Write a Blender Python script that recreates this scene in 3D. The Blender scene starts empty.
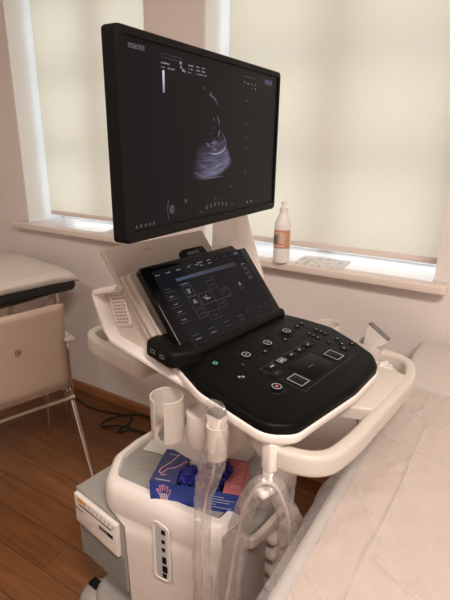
import bpy, bmesh, math, random
from mathutils import Vector, Matrix, noise
random.seed(7)
PI = math.pi
R = math.radians
scn = bpy.context.scene
COL = scn.collection

# ---------------------------------------------------------------- materials
def nt(name):
    m = bpy.data.materials.new(name); m.use_nodes = True
    return m, m.node_tree, m.node_tree.nodes['Principled BSDF']

def plain(name, c, rough=.5, metal=0., spec=.5, bump=0., bscale=200., alpha=1., trans=0., coat=0.):
    m, t, b = nt(name)
    b.inputs['Base Color'].default_value = (*c, 1)
    b.inputs['Roughness'].default_value = rough
    b.inputs['Metallic'].default_value = metal
    b.inputs['Specular IOR Level'].default_value = spec
    b.inputs['Alpha'].default_value = alpha
    b.inputs['Transmission Weight'].default_value = trans
    b.inputs['Coat Weight'].default_value = coat
    tc = t.nodes.new('ShaderNodeTexCoord')
    n = t.nodes.new('ShaderNodeTexNoise'); n.inputs['Scale'].default_value = bscale
    n.inputs['Detail'].default_value = 3
    t.links.new(tc.outputs['Object'], n.inputs['Vector'])
    mx = t.nodes.new('ShaderNodeMix'); mx.data_type = 'RGBA'
    mx.inputs['A'].default_value = (*[x * .96 for x in c], 1); mx.inputs['B'].default_value = (*[min(1, x * 1.04) for x in c], 1)
    t.links.new(n.outputs['Fac'], mx.inputs['Factor']); t.links.new(mx.outputs['Result'], b.inputs['Base Color'])
    if bump:
        bp = t.nodes.new('ShaderNodeBump'); bp.inputs['Strength'].default_value = bump; bp.inputs['Distance'].default_value = .002
        t.links.new(n.outputs['Fac'], bp.inputs['Height']); t.links.new(bp.outputs['Normal'], b.inputs['Normal'])
    return m

def glow(name, c, s):
    m, t, b = nt(name)
    b.inputs['Base Color'].default_value = (0.01, 0.01, 0.01, 1)
    b.inputs['Emission Color'].default_value = (*c, 1); b.inputs['Emission Strength'].default_value = s
    return m

M = {}
M['wall'] = plain('wall_paint', (.79, .725, .69), .85, bump=.15, bscale=90)
M['ceil'] = plain('ceiling_paint', (.8, .76, .7), .9)
M['sill'] = plain('sill_paint', (.76, .66, .6), .3, coat=.2)
M['frame'] = plain('window_paint', (.86, .86, .86), .4)
M['white'] = plain('white_plastic', (.85, .79, .745), .33, bscale=30)
M['cream'] = plain('cream_plastic', (.80, .74, .68), .38, bscale=30)
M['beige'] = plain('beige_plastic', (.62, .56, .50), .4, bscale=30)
M['tan'] = plain('shaded_tan_plastic', (.45, .385, .34), .45, bscale=30)  # tan housing plastic, darkened so its colour carries the monitor's shade
M['grey'] = plain('grey_plastic', (.34, .32, .30), .4, bump=.1, bscale=400)
M['grilled'] = plain('grille_shade', (.2, .19, .18), .5)
M['greyline'] = plain('grey_groove', (.36, .34, .32), .45)
M['dgrey'] = plain('dark_grey_plastic', (.16, .15, .14), .45)
M['black'] = plain('black_plastic', (.006, .006, .006), .45, spec=.1, bump=.05, bscale=500)
M['gloss'] = plain('black_glass', (.004, .004, .005), .14, spec=.25)
M['panel'] = plain('black_panel', (.003, .003, .003), .42, spec=.08)
M['steel'] = plain('chrome', (.72, .68, .62), .12, metal=1)
M['ply'] = plain('chair_shell', (.52, .39, .31), .42, bscale=12)
M['arm'] = plain('armrest_plastic', (.5, .44, .38), .5)
M['cable'] = plain('black_rubber', (.015, .015, .015), .5)
M['greycable'] = plain('grey_cable', (.62, .57, .53), .5)
M['blue'] = plain('blue_card', (.025, .06, .32), .45)
M['navy'] = plain('navy_card', (.035, .045, .15), .45)
M['pink'] = plain('pink_card', (.62, .2, .24), .5)
M['pinkink'] = plain('pink_ink', (.85, .42, .44), .5)
M['whiteink'] = plain('white_ink', (.42, .44, .55), .5)
M['cardin'] = plain('raw_card', (.25, .2, .17), .8)
M['glove'] = plain('blue_nitrile', (.016, .018, .25), .42, bump=.3, bscale=120)
M['paper'] = plain('white_paper', (.74, .72, .7), .7)
M['ink'] = plain('dark_ink', (.12, .12, .13), .6)
M['sheetw'] = plain('white_cloth', (.66, .6, .55), .85, bump=.3, bscale=60)
M['vinylb'] = plain('black_vinyl', (.012, .011, .011), .6)
M['vinyl'] = plain('beige_vinyl', (.66, .6, .55), .55, bump=.25, bscale=300)
M['bottle'] = plain('white_bottle_plastic', (.85, .84, .8), .35)
M['labelo'] = plain('orange_label', (.62, .3, .19), .5)
M['lamp'] = plain('orange_button', (.75, .33, .05), .4)
M['portp'] = plain('port_panel', (.5, .5, .54), .35)
M['mark'] = glow('backlit_mark', (.8, .82, .85), .5)
M['markdim'] = glow('dim_backlit_mark', (.5, .5, .5), .14)
M['orangedim'] = glow('dim_orange_line', (.6, .3, .2), .08)
M['red'] = glow('red_backlit', (1, .12, .12), .7)
M['green'] = glow('green_backlit', (.15, .7, .4), .8)
M['uitext'] = glow('screen_text', (.72, .72, .82), .3)
M['uidim'] = glow('screen_text_dim', (.5, .5, .55), .085)
M['uiblue'] = glow('screen_blue', (.14, .22, .48), .2)
M['echob'] = glow('bright_echo', (.6, .58, .9), .42)
M['echod'] = glow('faint_echo', (.55, .52, .85), .14)
M['uilogo'] = glow('screen_logo', (.5, .52, .62), .22)

def grad_x(name, c0, c1, x0, x1, s):
    m, t, b = nt(name)
    tc = t.nodes.new('ShaderNodeTexCoord'); sp = t.nodes.new('ShaderNodeSeparateXYZ')
    mr = t.nodes.new('ShaderNodeMapRange'); mr.inputs['From Min'].default_value = x0; mr.inputs['From Max'].default_value = x1
    mx = t.nodes.new('ShaderNodeMix'); mx.data_type = 'RGBA'
    mx.inputs['A'].default_value = (*c0, 1); mx.inputs['B'].default_value = (*c1, 1)
    t.links.new(tc.outputs['UV'], sp.inputs['Vector']); t.links.new(sp.outputs['X'], mr.inputs['Value'])
    t.links.new(mr.outputs['Result'], mx.inputs['Factor']); t.links.new(mx.outputs['Result'], b.inputs['Emission Color'])
    b.inputs['Emission Strength'].default_value = s; b.inputs['Base Color'].default_value = (.01, .01, .01, 1)
    return m
M['uibar'] = grad_x('screen_blue_bar', (.16, .24, .5), (.02, .02, .03), 0, 1, .22)
M['greybar'] = grad_x('screen_grey_scale', (.25, .22, .5), (.9, .88, 1), 0, 1, .8)

# glowing screens: nearly black
def screen_mat(name, e, rough):
    m, t, b = nt(name)
    b.inputs['Base Color'].default_value = (.003, .003, .004, 1); b.inputs['Roughness'].default_value = rough
    b.inputs['Specular IOR Level'].default_value = .09
    b.inputs['Emission Color'].default_value = (*e, 1); b.inputs['Emission Strength'].default_value = 1
    return m
M['lcd'] = screen_mat('monitor_lcd', (.003, .003, .0035), .28)
M['touchlcd'] = screen_mat('touch_lcd', (.007, .007, .009), .14)

def scan_mat():
    m, t, b = nt('ultrasound_scan')
    N = t.nodes.new; Lk = t.links.new
    b.inputs['Base Color'].default_value = (.003, .003, .004, 1); b.inputs['Roughness'].default_value = .28; b.inputs['Specular IOR Level'].default_value = .09
    uv = N('ShaderNodeTexCoord'); sp = N('ShaderNodeSeparateXYZ'); Lk(uv.outputs['UV'], sp.inputs['Vector'])
    # UV: x = angle position 0..1, y = radius 0..1
    def mth(op, a, bb=None, c=None):
        n = N('ShaderNodeMath'); n.operation = op
        for i, v in enumerate((a, bb, c)):
            if v is None: continue
            if isinstance(v, (int, float)): n.inputs[i].default_value = v
            else: Lk(v, n.inputs[i])
        return n.outputs[0]
    def ramp(v, pts):
        r = N('ShaderNodeValToRGB'); Lk(v, r.inputs['Fac'])
        e = r.color_ramp.elements
        e[0].position = pts[0][0]; e[0].color = (pts[0][1],) * 3 + (1,)
        e[1].position = pts[-1][0]; e[1].color = (pts[-1][1],) * 3 + (1,)
        for p, c in pts[1:-1]:
            x = e.new(p); x.color = (c,) * 3 + (1,)
        return r.outputs['Color']
    a, r = sp.outputs['X'], sp.outputs['Y']
    cb = N('ShaderNodeCombineXYZ'); Lk(mth('MULTIPLY', a, 3.5), cb.inputs['X']); Lk(mth('MULTIPLY', r, 30), cb.inputs['Y'])
    n1 = N('ShaderNodeTexNoise'); n1.inputs['Scale'].default_value = 1; n1.inputs['Detail'].default_value = 6; Lk(cb.outputs[0], n1.inputs['Vector'])
    cb2 = N('ShaderNodeCombineXYZ'); Lk(mth('MULTIPLY', a, 6), cb2.inputs['X']); Lk(mth('MULTIPLY', r, 12), cb2.inputs['Y'])
    n2 = N('ShaderNodeTexNoise'); n2.inputs['Scale'].default_value = 1; n2.inputs['Detail'].default_value = 5; Lk(cb2.outputs[0], n2.inputs['Vector'])
    sp1 = ramp(n1.outputs['Fac'], [(.35, 0), (.75, 1)])
    sp2 = ramp(n2.outputs['Fac'], [(.5, 0), (.72, 1)])
    rr = ramp(r, [(0, .0), (.6, 0), (.7, .35), (.8, .6), (.93, .9), (.96, 1), (1, .25)])
    ra = ramp(a, [(0, .0), (.3, .7), (.6, 1), (.93, .9), (1, .0)])
    body = mth('MULTIPLY', mth('MULTIPLY', rr, ra), mth('ADD', mth('MULTIPLY', sp1, .8), .2))
    # bright wall arc: angle of the arc swings out with the radius
    arcpos = mth('ADD', .74, mth('MULTIPLY', mth('SINE', mth('MULTIPLY', r, 4.6)), .12))
    d = mth('ABSOLUTE', mth('SUBTRACT', a, arcpos))
    arc = mth('MULTIPLY', ramp(mth('MULTIPLY', mth('MULTIPLY', d, r), 2.2), [(0, 1), (.075, 0)]), ramp(r, [(.1, 0), (.16, .8), (.25, .9), (.3, .3), (.45, .35), (.58, .8), (.68, .7), (.72, 0)]))
    arc = mth('MULTIPLY', arc, mth('ADD', sp2, .35))
    # bright floor of the chamber
    d2 = mth('ABSOLUTE', mth('SUBTRACT', r, mth('ADD', .72, mth('MULTIPLY', a, -.08))))
    fl = mth('MULTIPLY', ramp(d2, [(0, 1), (.03, 0)]), ramp(a, [(.3, 0), (.45, 1), (.78, 1), (.85, 0)]))
    spk = mth('MULTIPLY', mth('MULTIPLY', sp2, ramp(r, [(.45, 0), (.55, .7), (.68, .7), (.72, 0)])), ramp(a, [(.45, 0), (.58, 1), (.72, 1), (.8, 0)]))
    tot = mth('ADD', mth('MULTIPLY', body, .42), mth('MULTIPLY', spk, .25))
    mx = N('ShaderNodeMix'); mx.data_type = 'RGBA'; mx.inputs['A'].default_value = (.003, .003, .0035, 1); mx.inputs['B'].default_value = (.62, .58, .95, 1)
    Lk(tot, mx.inputs['Factor']); Lk(mx.outputs['Result'], b.inputs['Emission Color']); b.inputs['Emission Strength'].default_value = 1
    return m
M['scan'] = scan_mat()

def floor_mat():
    m, t, b = nt('oak_laminate'); N = t.nodes.new; Lk = t.links.new
    tc = N('ShaderNodeTexCoord')
    br = N('ShaderNodeTexBrick'); br.inputs['Scale'].default_value = 1
    br.inputs['Brick Width'].default_value = .9; br.inputs['Row Height'].default_value = .13; br.inputs['Mortar Size'].default_value = .0018
    br.inputs['Color1'].default_value = (.175, .068, .022, 1); br.inputs['Color2'].default_value = (.245, .102, .035, 1); br.inputs['Mortar'].default_value = (.07, .03, .013, 1)
    br.inputs['Bias'].default_value = 0.0
    br.offset = .37
    Lk(tc.outputs['Object'], br.inputs['Vector'])
    mp = N('ShaderNodeMapping'); mp.inputs['Scale'].default_value = (2.2, 26, 1); Lk(tc.outputs['Object'], mp.inputs['Vector'])
    n = N('ShaderNodeTexNoise'); n.inputs['Scale'].default_value = 1.6; n.inputs['Detail'].default_value = 6; n.inputs['Distortion'].default_value = .8; Lk(mp.outputs[0], n.inputs['Vector'])
    r = N('ShaderNodeValToRGB'); r.color_ramp.elements[0].position = .3; r.color_ramp.elements[0].color = (.72, .72, .72, 1); r.color_ramp.elements[1].position = .7; r.color_ramp.elements[1].color = (1.12, 1.12, 1.12, 1)
    Lk(n.outputs['Fac'], r.inputs['Fac'])
    mx = N('ShaderNodeMix'); mx.data_type = 'RGBA'; mx.blend_type = 'MULTIPLY'; mx.inputs['Factor'].default_value = 1
    Lk(br.outputs['Color'], mx.inputs['A']); Lk(r.outputs['Color'], mx.inputs['B']); Lk(mx.outputs['Result'], b.inputs['Base Color'])
    b.inputs['Roughness'].default_value = .33; b.inputs['Specular IOR Level'].default_value = .45
    return m
M['floor'] = floor_mat()

def base_wood():
    m, t, b = nt('skirting_wood'); N = t.nodes.new; Lk = t.links.new
    tc = N('ShaderNodeTexCoord'); mp = N('ShaderNodeMapping'); mp.inputs['Scale'].default_value = (3, 30, 40); Lk(tc.outputs['Object'], mp.inputs['Vector'])
    n = N('ShaderNodeTexNoise'); n.inputs['Scale'].default_value = 1.5; n.inputs['Detail'].default_value = 4; Lk(mp.outputs[0], n.inputs['Vector'])
    mx = N('ShaderNodeMix'); mx.data_type = 'RGBA'; mx.inputs['A'].default_value = (.30, .12, .045, 1); mx.inputs['B'].default_value = (.42, .19, .08, 1)
    Lk(n.outputs['Fac'], mx.inputs['Factor']); Lk(mx.outputs['Result'], b.inputs['Base Color']); b.inputs['Roughness'].default_value = .45
    return m
M['skirt'] = base_wood()

def blind_mat():
    m, t, b = nt('blind_fabric'); N = t.nodes.new; Lk = t.links.new
    t.nodes.remove(b); out = t.nodes['Material Output']
    tc = N('ShaderNodeTexCoord')
    mp = N('ShaderNodeMapping'); mp.inputs['Scale'].default_value = (260, 1, 90); Lk(tc.outputs['Object'], mp.inputs['Vector'])
    n = N('ShaderNodeTexNoise'); n.inputs['Scale'].default_value = 1; n.inputs['Detail'].default_value = 3; Lk(mp.outputs[0], n.inputs['Vector'])
    mp2 = N('ShaderNodeMapping'); mp2.inputs['Scale'].default_value = (70, 1, 300); Lk(tc.outputs['Object'], mp2.inputs['Vector'])
    n2 = N('ShaderNodeTexNoise'); n2.inputs['Scale'].default_value = 1; n2.inputs['Detail'].default_value = 3; Lk(mp2.outputs[0], n2.inputs['Vector'])
    ad = N('ShaderNodeMath'); ad.operation = 'ADD'; Lk(n.outputs['Fac'], ad.inputs[0]); Lk(n2.outputs['Fac'], ad.inputs[1])
    r = N('ShaderNodeValToRGB'); r.color_ramp.elements[0].position = .2; r.color_ramp.elements[1].position = .8
    r.color_ramp.elements[0].color = (.80, .72, .635, 1); r.color_ramp.elements[1].color = (.89, .805, .715, 1)
    hv = N('ShaderNodeMath'); hv.operation = 'MULTIPLY'; hv.inputs[1].default_value = .5; Lk(ad.outputs[0], hv.inputs[0]); Lk(hv.outputs[0], r.inputs['Fac'])
    tr = N('ShaderNodeBsdfTranslucent'); Lk(r.outputs['Color'], tr.inputs['Color'])
    df = N('ShaderNodeBsdfDiffuse'); df.inputs['Color'].default_value = (.7, .66, .58, 1)
    ms = N('ShaderNodeMixShader'); ms.inputs['Fac'].default_value = .12; Lk(tr.outputs[0], ms.inputs[1]); Lk(df.outputs[0], ms.inputs[2])
    Lk(ms.outputs[0], out.inputs['Surface'])
    return m
M['blind'] = blind_mat()

def film_mat(name, col, fac, rough=.18, bs=30, bst=.35, cr=.0, st=(1, 1, 1)):
    m, t, b = nt(name); N = t.nodes.new; Lk = t.links.new
    t.nodes.remove(b); out = t.nodes['Material Output']
    tc = N('ShaderNodeTexCoord'); n = N('ShaderNodeTexNoise'); n.inputs['Scale'].default_value = bs; n.inputs['Detail'].default_value = 4; n.inputs['Distortion'].default_value = 1.2
    Lk(tc.outputs['Object'], n.inputs['Vector'])
    bp = N('ShaderNodeBump'); bp.inputs['Strength'].default_value = bst; bp.inputs['Distance'].default_value = .01; Lk(n.outputs['Fac'], bp.inputs['Height'])
    tp = N('ShaderNodeBsdfTransparent'); tp.inputs['Color'].default_value = (.985, .98, .975, 1)
    df = N('ShaderNodeBsdfDiffuse'); df.inputs['Color'].default_value = (*col, 1); Lk(bp.outputs[0], df.inputs['Normal'])
    tl = N('ShaderNodeBsdfTranslucent'); tl.inputs['Color'].default_value = (*col, 1)
    gl = N('ShaderNodeBsdfGlossy'); gl.inputs['Roughness'].default_value = rough; gl.inputs['Color'].default_value = (.95, .95, .95, 1); Lk(bp.outputs[0], gl.inputs['Normal'])
    lw = N('ShaderNodeLayerWeight'); lw.inputs['Blend'].default_value = .5; Lk(bp.outputs[0], lw.inputs['Normal'])
    pw = N('ShaderNodeMath'); pw.operation = 'POWER'; pw.inputs[1].default_value = 4; Lk(lw.outputs['Facing'], pw.inputs[0])
    fr = N('ShaderNodeMath'); fr.operation = 'MULTIPLY_ADD'; fr.inputs[1].default_value = .55; fr.inputs[2].default_value = .09; Lk(pw.outputs[0], fr.inputs[0])
    m0 = N('ShaderNodeMixShader'); m0.inputs['Fac'].default_value = .35; Lk(df.outputs[0], m0.inputs[1]); Lk(tl.outputs[0], m0.inputs[2])
    n2 = N('ShaderNodeTexNoise'); n2.inputs['Scale'].default_value = bs * .55; n2.inputs['Detail'].default_value = 1.5; n2.inputs['Distortion'].default_value = .25
    mpp = N('ShaderNodeMapping'); mpp.inputs['Rotation'].default_value = (0, 0, .6); mpp.inputs['Scale'].default_value = st; Lk(tc.outputs['Object'], mpp.inputs['Vector']); Lk(mpp.outputs[0], n2.inputs['Vector'])
    q1 = N('ShaderNodeMath'); q1.operation = 'SUBTRACT'; q1.inputs[1].default_value = .5; Lk(n2.outputs['Fac'], q1.inputs[0])
    q2 = N('ShaderNodeMath'); q2.operation = 'ABSOLUTE'; Lk(q1.outputs[0], q2.inputs[0])
    q3 = N('ShaderNodeMapRange'); q3.inputs['From Min'].default_value = 0; q3.inputs['From Max'].default_value = .1; q3.inputs['To Min'].default_value = fac + cr; q3.inputs['To Max'].default_value = fac; Lk(q2.outputs[0], q3.inputs['Value'])
    at = N('ShaderNodeAttribute'); at.attribute_name = 'fold'
    q4 = N('ShaderNodeMath'); q4.operation = 'MULTIPLY_ADD'; q4.inputs[1].default_value = .22; Lk(at.outputs['Fac'], q4.inputs[0]); Lk(q3.outputs[0], q4.inputs[2])
    m1 = N('ShaderNodeMixShader'); Lk(q4.outputs[0], m1.inputs['Fac']); Lk(tp.outputs[0], m1.inputs[1]); Lk(m0.outputs[0], m1.inputs[2])
    m2 = N('ShaderNodeMixShader'); Lk(fr.outputs[0], m2.inputs['Fac']); Lk(m1.outputs[0], m2.inputs[1]); Lk(gl.outputs[0], m2.inputs[2])
    Lk(m2.outputs[0], out.inputs['Surface'])
    return m
M['sleeve'] = film_mat('clear_sleeve', (.85, .8, .79), .13, .11, 45, .7, .16, (1.3, 1.3, .35))
M['film'] = film_mat('clear_bed_film', (.78, .80, .81), .24, .18, 40, .3, .05, (1.0, .6, 1))
M['glass'] = film_mat('window_glass', (.8, .9, 1), .0, .02, 1, 0)

def pad_mat():
    m, t, b = nt('beige_pad'); N = t.nodes.new; Lk = t.links.new
    tc = N('ShaderNodeTexCoord'); n = N('ShaderNodeTexNoise'); n.inputs['Scale'].default_value = 24; n.inputs['Detail'].default_value = 5; n.inputs['Distortion'].default_value = 1
    Lk(tc.outputs['Object'], n.inputs['Vector'])
    mx = N('ShaderNodeMix'); mx.data_type = 'RGBA'; mx.inputs['A'].default_value = (.56, .44, .37, 1); mx.inputs['B'].default_value = (.70, .575, .50, 1)
    Lk(n.outputs['Fac'], mx.inputs['Factor']); Lk(mx.outputs['Result'], b.inputs['Base Color']); b.inputs['Roughness'].default_value = .6
    bp = N('ShaderNodeBump'); bp.inputs['Strength'].default_value = .35; bp.inputs['Distance'].default_value = .006; Lk(n.outputs['Fac'], bp.inputs['Height']); Lk(bp.outputs[0], b.inputs['Normal'])
    return m
M['pad'] = pad_mat()

# ---------------------------------------------------------------- mesh helpers
def frame(o, x, y):
    x = Vector(x).normalized(); y = Vector(y); y = (y - x * y.dot(x)).normalized(); z = x.cross(y)
    m = Matrix.Identity(4)
    for i in range(3):
        m[i][0], m[i][1], m[i][2], m[i][3] = x[i], y[i], z[i], o[i]
    return m

def merge(bm, b2, mat=None):
    if mat is not None: bmesh.ops.transform(b2, matrix=mat, verts=b2.verts)
    me = bpy.data.meshes.new('t'); b2.to_mesh(me); b2.free(); bm.from_mesh(me); bpy.data.meshes.remove(me)

def box(bm, x0, x1, y0, y1, z0, z1, r=0, seg=2, mat=None):
    b = bmesh.new(); bmesh.ops.create_cube(b, size=1)
    for v in b.verts:
        v.co = Vector(((x0 + x1) / 2 + v.co.x * (x1 - x0), (y0 + y1) / 2 + v.co.y * (y1 - y0), (z0 + z1) / 2 + v.co.z * (z1 - z0)))
    if r: bmesh.ops.bevel(b, geom=b.edges[:], offset=min(r, .49 * min(x1 - x0, y1 - y0, z1 - z0)), segments=seg, affect='EDGES', profile=.5)
    merge(bm, b, mat)

def roundpoly(pts, r, n=6):
    out = []; N = len(pts)
    rs = r if isinstance(r, (list, tuple)) else [r] * N
    for i in range(N):
        p = Vector(pts[i]); a = Vector(pts[i - 1]); c = Vector(pts[(i + 1) % N])
        d0 = (a - p); d1 = (c - p); l0, l1 = d0.length, d1.length; d0.normalize(); d1.normalize()
        ang = d0.angle(d1); rr = rs[i]
        if rr <= 0 or ang > PI - .02: out.append(p); continue
        t = min(rr / math.tan(ang / 2), .49 * l0, .49 * l1)
        A = p + d0 * t; B = p + d1 * t
        for k in range(n + 1):
            s = k / n
            out.append((A * (1 - s) + p * s) * (1 - s) + (p * (1 - s) + B * s) * s)
    return out

def inset(pts, d):
    # offset a CCW polygon inwards by d
    N = len(pts); out = []
    for i in range(N):
        p = Vector(pts[i]); a = Vector(pts[i - 1]); c = Vector(pts[(i + 1) % N])
        e0 = (p - a); e1 = (c - p)
        if e0.length < 1e-9: e0 = e1
        if e1.length < 1e-9: e1 = e0
        n0 = Vector((-e0.y, e0.x)).normalized(); n1 = Vector((-e1.y, e1.x)).normalized()
        n = (n0 + n1); n = n / max(.3, n.length_squared / 2)
        out.append(p + n * d)
    return out

def loft(bm, rings, cap0=True, cap1=True, closed=True):
    V = [[bm.verts.new(p) for p in r] for r in rings]
    n = len(V[0])
    for a, b in zip(V, V[1:]):
        for i in range(n if closed else n - 1):
            j = (i + 1) % n
            try: bm.faces.new((a[i], a[j], b[j], b[i]))
            except ValueError: pass
    if cap0: bm.faces.new(list(reversed(V[0])))
    if cap1: bm.faces.new(V[-1])
    return V

def prism(bm, pts, z0, z1, r=0, n=3, mat=None, rb=None):
    # extruded outline with rounded top (r) and bottom (rb) edge
    b = bmesh.new(); rings = []
    rb = 0 if rb is None else rb
    if rb:
        for k in range(n + 1):
            a = PI / 2 * k / n
            rings.append([(p.x, p.y, z0 + rb * (1 - math.sin(a))) for p in inset(pts, rb * (1 - math.cos(a)))][:])
        rings = rings[::-1] if False else [[(p.x, p.y, z0 + rb * (1 - math.cos(PI / 2 * k / n))) for p in inset(pts, rb * (1 - math.sin(PI / 2 * k / n)))] for k in range(n + 1)]
    else: rings.append([(p[0], p[1], z0) for p in pts])
    if r:
        for k in range(n + 1):
            a = PI / 2 * k / n
            rings.append([(p.x, p.y, z1 - r * (1 - math.sin(a))) for p in inset(pts, r * (1 - math.cos(a)))])
    else: rings.append([(p[0], p[1], z1) for p in pts])
    loft(b, rings); merge(bm, b, mat)

def resample(path, closed=False):
    return [Vector(p) for p in path]

def smooth_path(pts, n=8):
    # Catmull-Rom
    P = [Vector(p) for p in pts]; out = []
    for i in range(len(P) - 1):
        p0 = P[i - 1] if i else P[0] * 2 - P[1]; p1, p2 = P[i], P[i + 1]; p3 = P[i + 2] if i + 2 < len(P) else P[-1] * 2 - P[-2]
        for k in range(n):
            t = k / n
            out.append(.5 * ((2 * p1) + (p2 - p0) * t + (2 * p0 - 5 * p1 + 4 * p2 - p3) * t * t + (3 * p1 - p0 - 3 * p2 + p3) * t ** 3))
    out.append(P[-1]); return out

def round_path(pts, r, n=6):
    P = [Vector(p) for p in pts]; out = [P[0]]
    rs = r if isinstance(r, (list, tuple)) else [r] * len(P)
    for i in range(1, len(P) - 1):
        p = P[i]; d0 = P[i - 1] - p; d1 = P[i + 1] - p; l0, l1 = d0.length, d1.length; d0.normalize(); d1.normalize()
        t = min(rs[i], .49 * l0, .49 * l1)
        A = p + d0 * t; B = p + d1 * t
        for k in range(n + 1):
            s = k / n; out.append((A * (1 - s) + p * s) * (1 - s) + (p * (1 - s) + B * s) * s)
    out.append(P[-1]); return out

def tube(bm, path, r, n=10, cap=True, mat=None):
    P = [Vector(p) for p in path]; b = bmesh.new(); rings = []
    up = None
    for i, p in enumerate(P):
        t = (P[min(i + 1, len(P) - 1)] - P[max(i - 1, 0)]).normalized()
        if up is None:
            up = Vector((0, 0, 1)) if abs(t.z) < .9 else Vector((1, 0, 0))
        s = t.cross(up).normalized(); up = s.cross(t).normalized()
        rr = r(i / (len(P) - 1)) if callable(r) else r
        rings.append([p + s * rr * math.cos(a) + up * rr * math.sin(a) for a in [2 * PI * k / n for k in range(n)]])
    loft(b, rings, cap, cap); merge(bm, b, mat)

def sweep(bm, path, prof, cap=True, mat=None, scale=None):
    # profile (a, b): a sideways in plan, b along z
    P = [Vector(p) for p in path]; b = bmesh.new(); rings = []
    Z = Vector((0, 0, 1))
    for i, p in enumerate(P):
        t = (P[min(i + 1, len(P) - 1)] - P[max(i - 1, 0)]); t.z = 0; t.normalize()
        s = t.cross(Z).normalized(); k = scale(i / (len(P) - 1)) if scale else 1
        rings.append([p + s * q[0] * k + Z * q[1] * k for q in prof])
    loft(b, rings, cap, cap); merge(bm, b, mat)

def lathe(bm, prof, c=(0, 0, 0), n=24, a0=0, a1=2 * PI, mat=None):
    full = abs(a1 - a0 - 2 * PI) < 1e-6; b = bmesh.new()
    k = n if full else n + 1
    rings = [[Vector((c[0] + r * math.cos(a0 + (a1 - a0) * i / n), c[1] + r * math.sin(a0 + (a1 - a0) * i / n), c[2] + z)) for i in range(k)] for r, z in prof]
    loft(b, rings, False, False, full)
    bmesh.ops.remove_doubles(b, verts=b.verts, dist=1e-6)
    merge(bm, b, mat)

def ringmesh(bm, c, r, w, h, n=24, mat=None):
    lathe(bm, [(r - w, 0), (r - w, h), (r, h), (r, 0)], c, n, mat=mat)

def rectline(bm, x0, x1, y0, y1, w, h, z=0, mat=None):
    for a in ((x0, x1, y0, y0 + w), (x0, x1, y1 - w, y1), (x0, x0 + w, y0, y1), (x1 - w, x1, y0, y1)):
        box(bm, *a, z, z + h, mat=mat)

def obj(name, bm, mat, parent=None, mw=None, angle=35, uv=False):
    me = bpy.data.meshes.new(name)
    bmesh.ops.recalc_face_normals(bm, faces=bm.faces)
    bm.to_mesh(me); bm.free()
    me.polygons.foreach_set('use_smooth', [True] * len(me.polygons)); me.set_sharp_from_angle(angle=R(angle))
    me.materials.append(mat)
    o = bpy.data.objects.new(name, me); COL.objects.link(o)
    if parent: o.parent = parent
    if mw is not None:
        if parent is None: o.matrix_world = mw
        else: o.matrix_local = mw
    return o

def tag(o, label, cat, group=None, kind=None):
    o['label'] = label; o['category'] = cat
    if group: o['group'] = group
    if kind: o['kind'] = kind
    return o

def thing(name, label, cat, mw, group=None):
    o = bpy.data.objects.new(name, None); COL.objects.link(o); o.matrix_world = mw; o.empty_display_size = .05
    return tag(o, label, cat, group)

def struct(name, bm, mat, parent=None, **k):
    o = obj(name, bm, mat, parent, **k)
    if parent is None: o['kind'] = 'structure'
    return o

def textmesh(name, s, size, mat, parent, m, ext=.0002, spacing=1., align='LEFT'):
    c = bpy.data.curves.new(name, 'FONT'); c.body = s; c.size = size; c.extrude = ext; c.space_character = spacing; c.align_x = align
    t = bpy.data.objects.new(name + '_t', c); COL.objects.link(t)
    dg = bpy.context.evaluated_depsgraph_get(); dg.update()
    me = bpy.data.meshes.new_from_object(t.evaluated_get(dg)); bpy.data.objects.remove(t); bpy.data.curves.remove(c)
    me.materials.clear(); me.materials.append(mat); me.name = name
    me.transform(m)
    o = bpy.data.objects.new(name, me); COL.objects.link(o); o.parent = parent
    return o

NEW = bmesh.new
T = Matrix.Translation

# ---------------------------------------------------------------- the room
W = 1.778          # inner face of the window wall
XL, XR, YB, H = -3.3, 2.4, -2.6, 2.9
bm = NEW(); box(bm, XL - .2, XR + .2, YB - .2, W + .4, -.1, 0); struct('floor', bm, M['floor'])
bm = NEW(); box(bm, XL - .2, XR + .2, YB - .2, W + .4, H, H + .1); struct('ceiling', bm, M['ceil'])
N1 = (-2.43, -1.49); N2 = (-1.177, -.18); ZS = 1.0; ZT = 2.62; TH = .34
bm = NEW()
box(bm, XL, XR, W, W + TH, 0, ZS)
box(bm, XL, XR, W, W + TH, ZT, H)
box(bm, XL, N1[0], W, W + TH, ZS, ZT); box(bm, N1[1], N2[0], W, W + TH, ZS, ZT); box(bm, N2[1], XR, W, W + TH, ZS, ZT)
struct('wall_window', bm, M['wall'])
bm = NEW(); box(bm, XL - .12, XL, YB, W + TH, 0, H); struct('wall_left', bm, M['wall'])
bm = NEW(); box(bm, XR, XR + .12, YB, W + TH, 0, H); struct('wall_right', bm, M['wall'])
bm = NEW(); box(bm, XL, XR, YB - .12, YB, 0, H); struct('wall_rear', bm, M['wall'])
bm = NEW(); box(bm, XL, XR, W - .014, W, 0, .062, .004); struct('baseboard_window', bm, M['skirt'])
bm = NEW(); box(bm, XL, XL + .014, YB, W - .014, 0, .062, .004); struct('baseboard_left', bm, M['skirt'])

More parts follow.
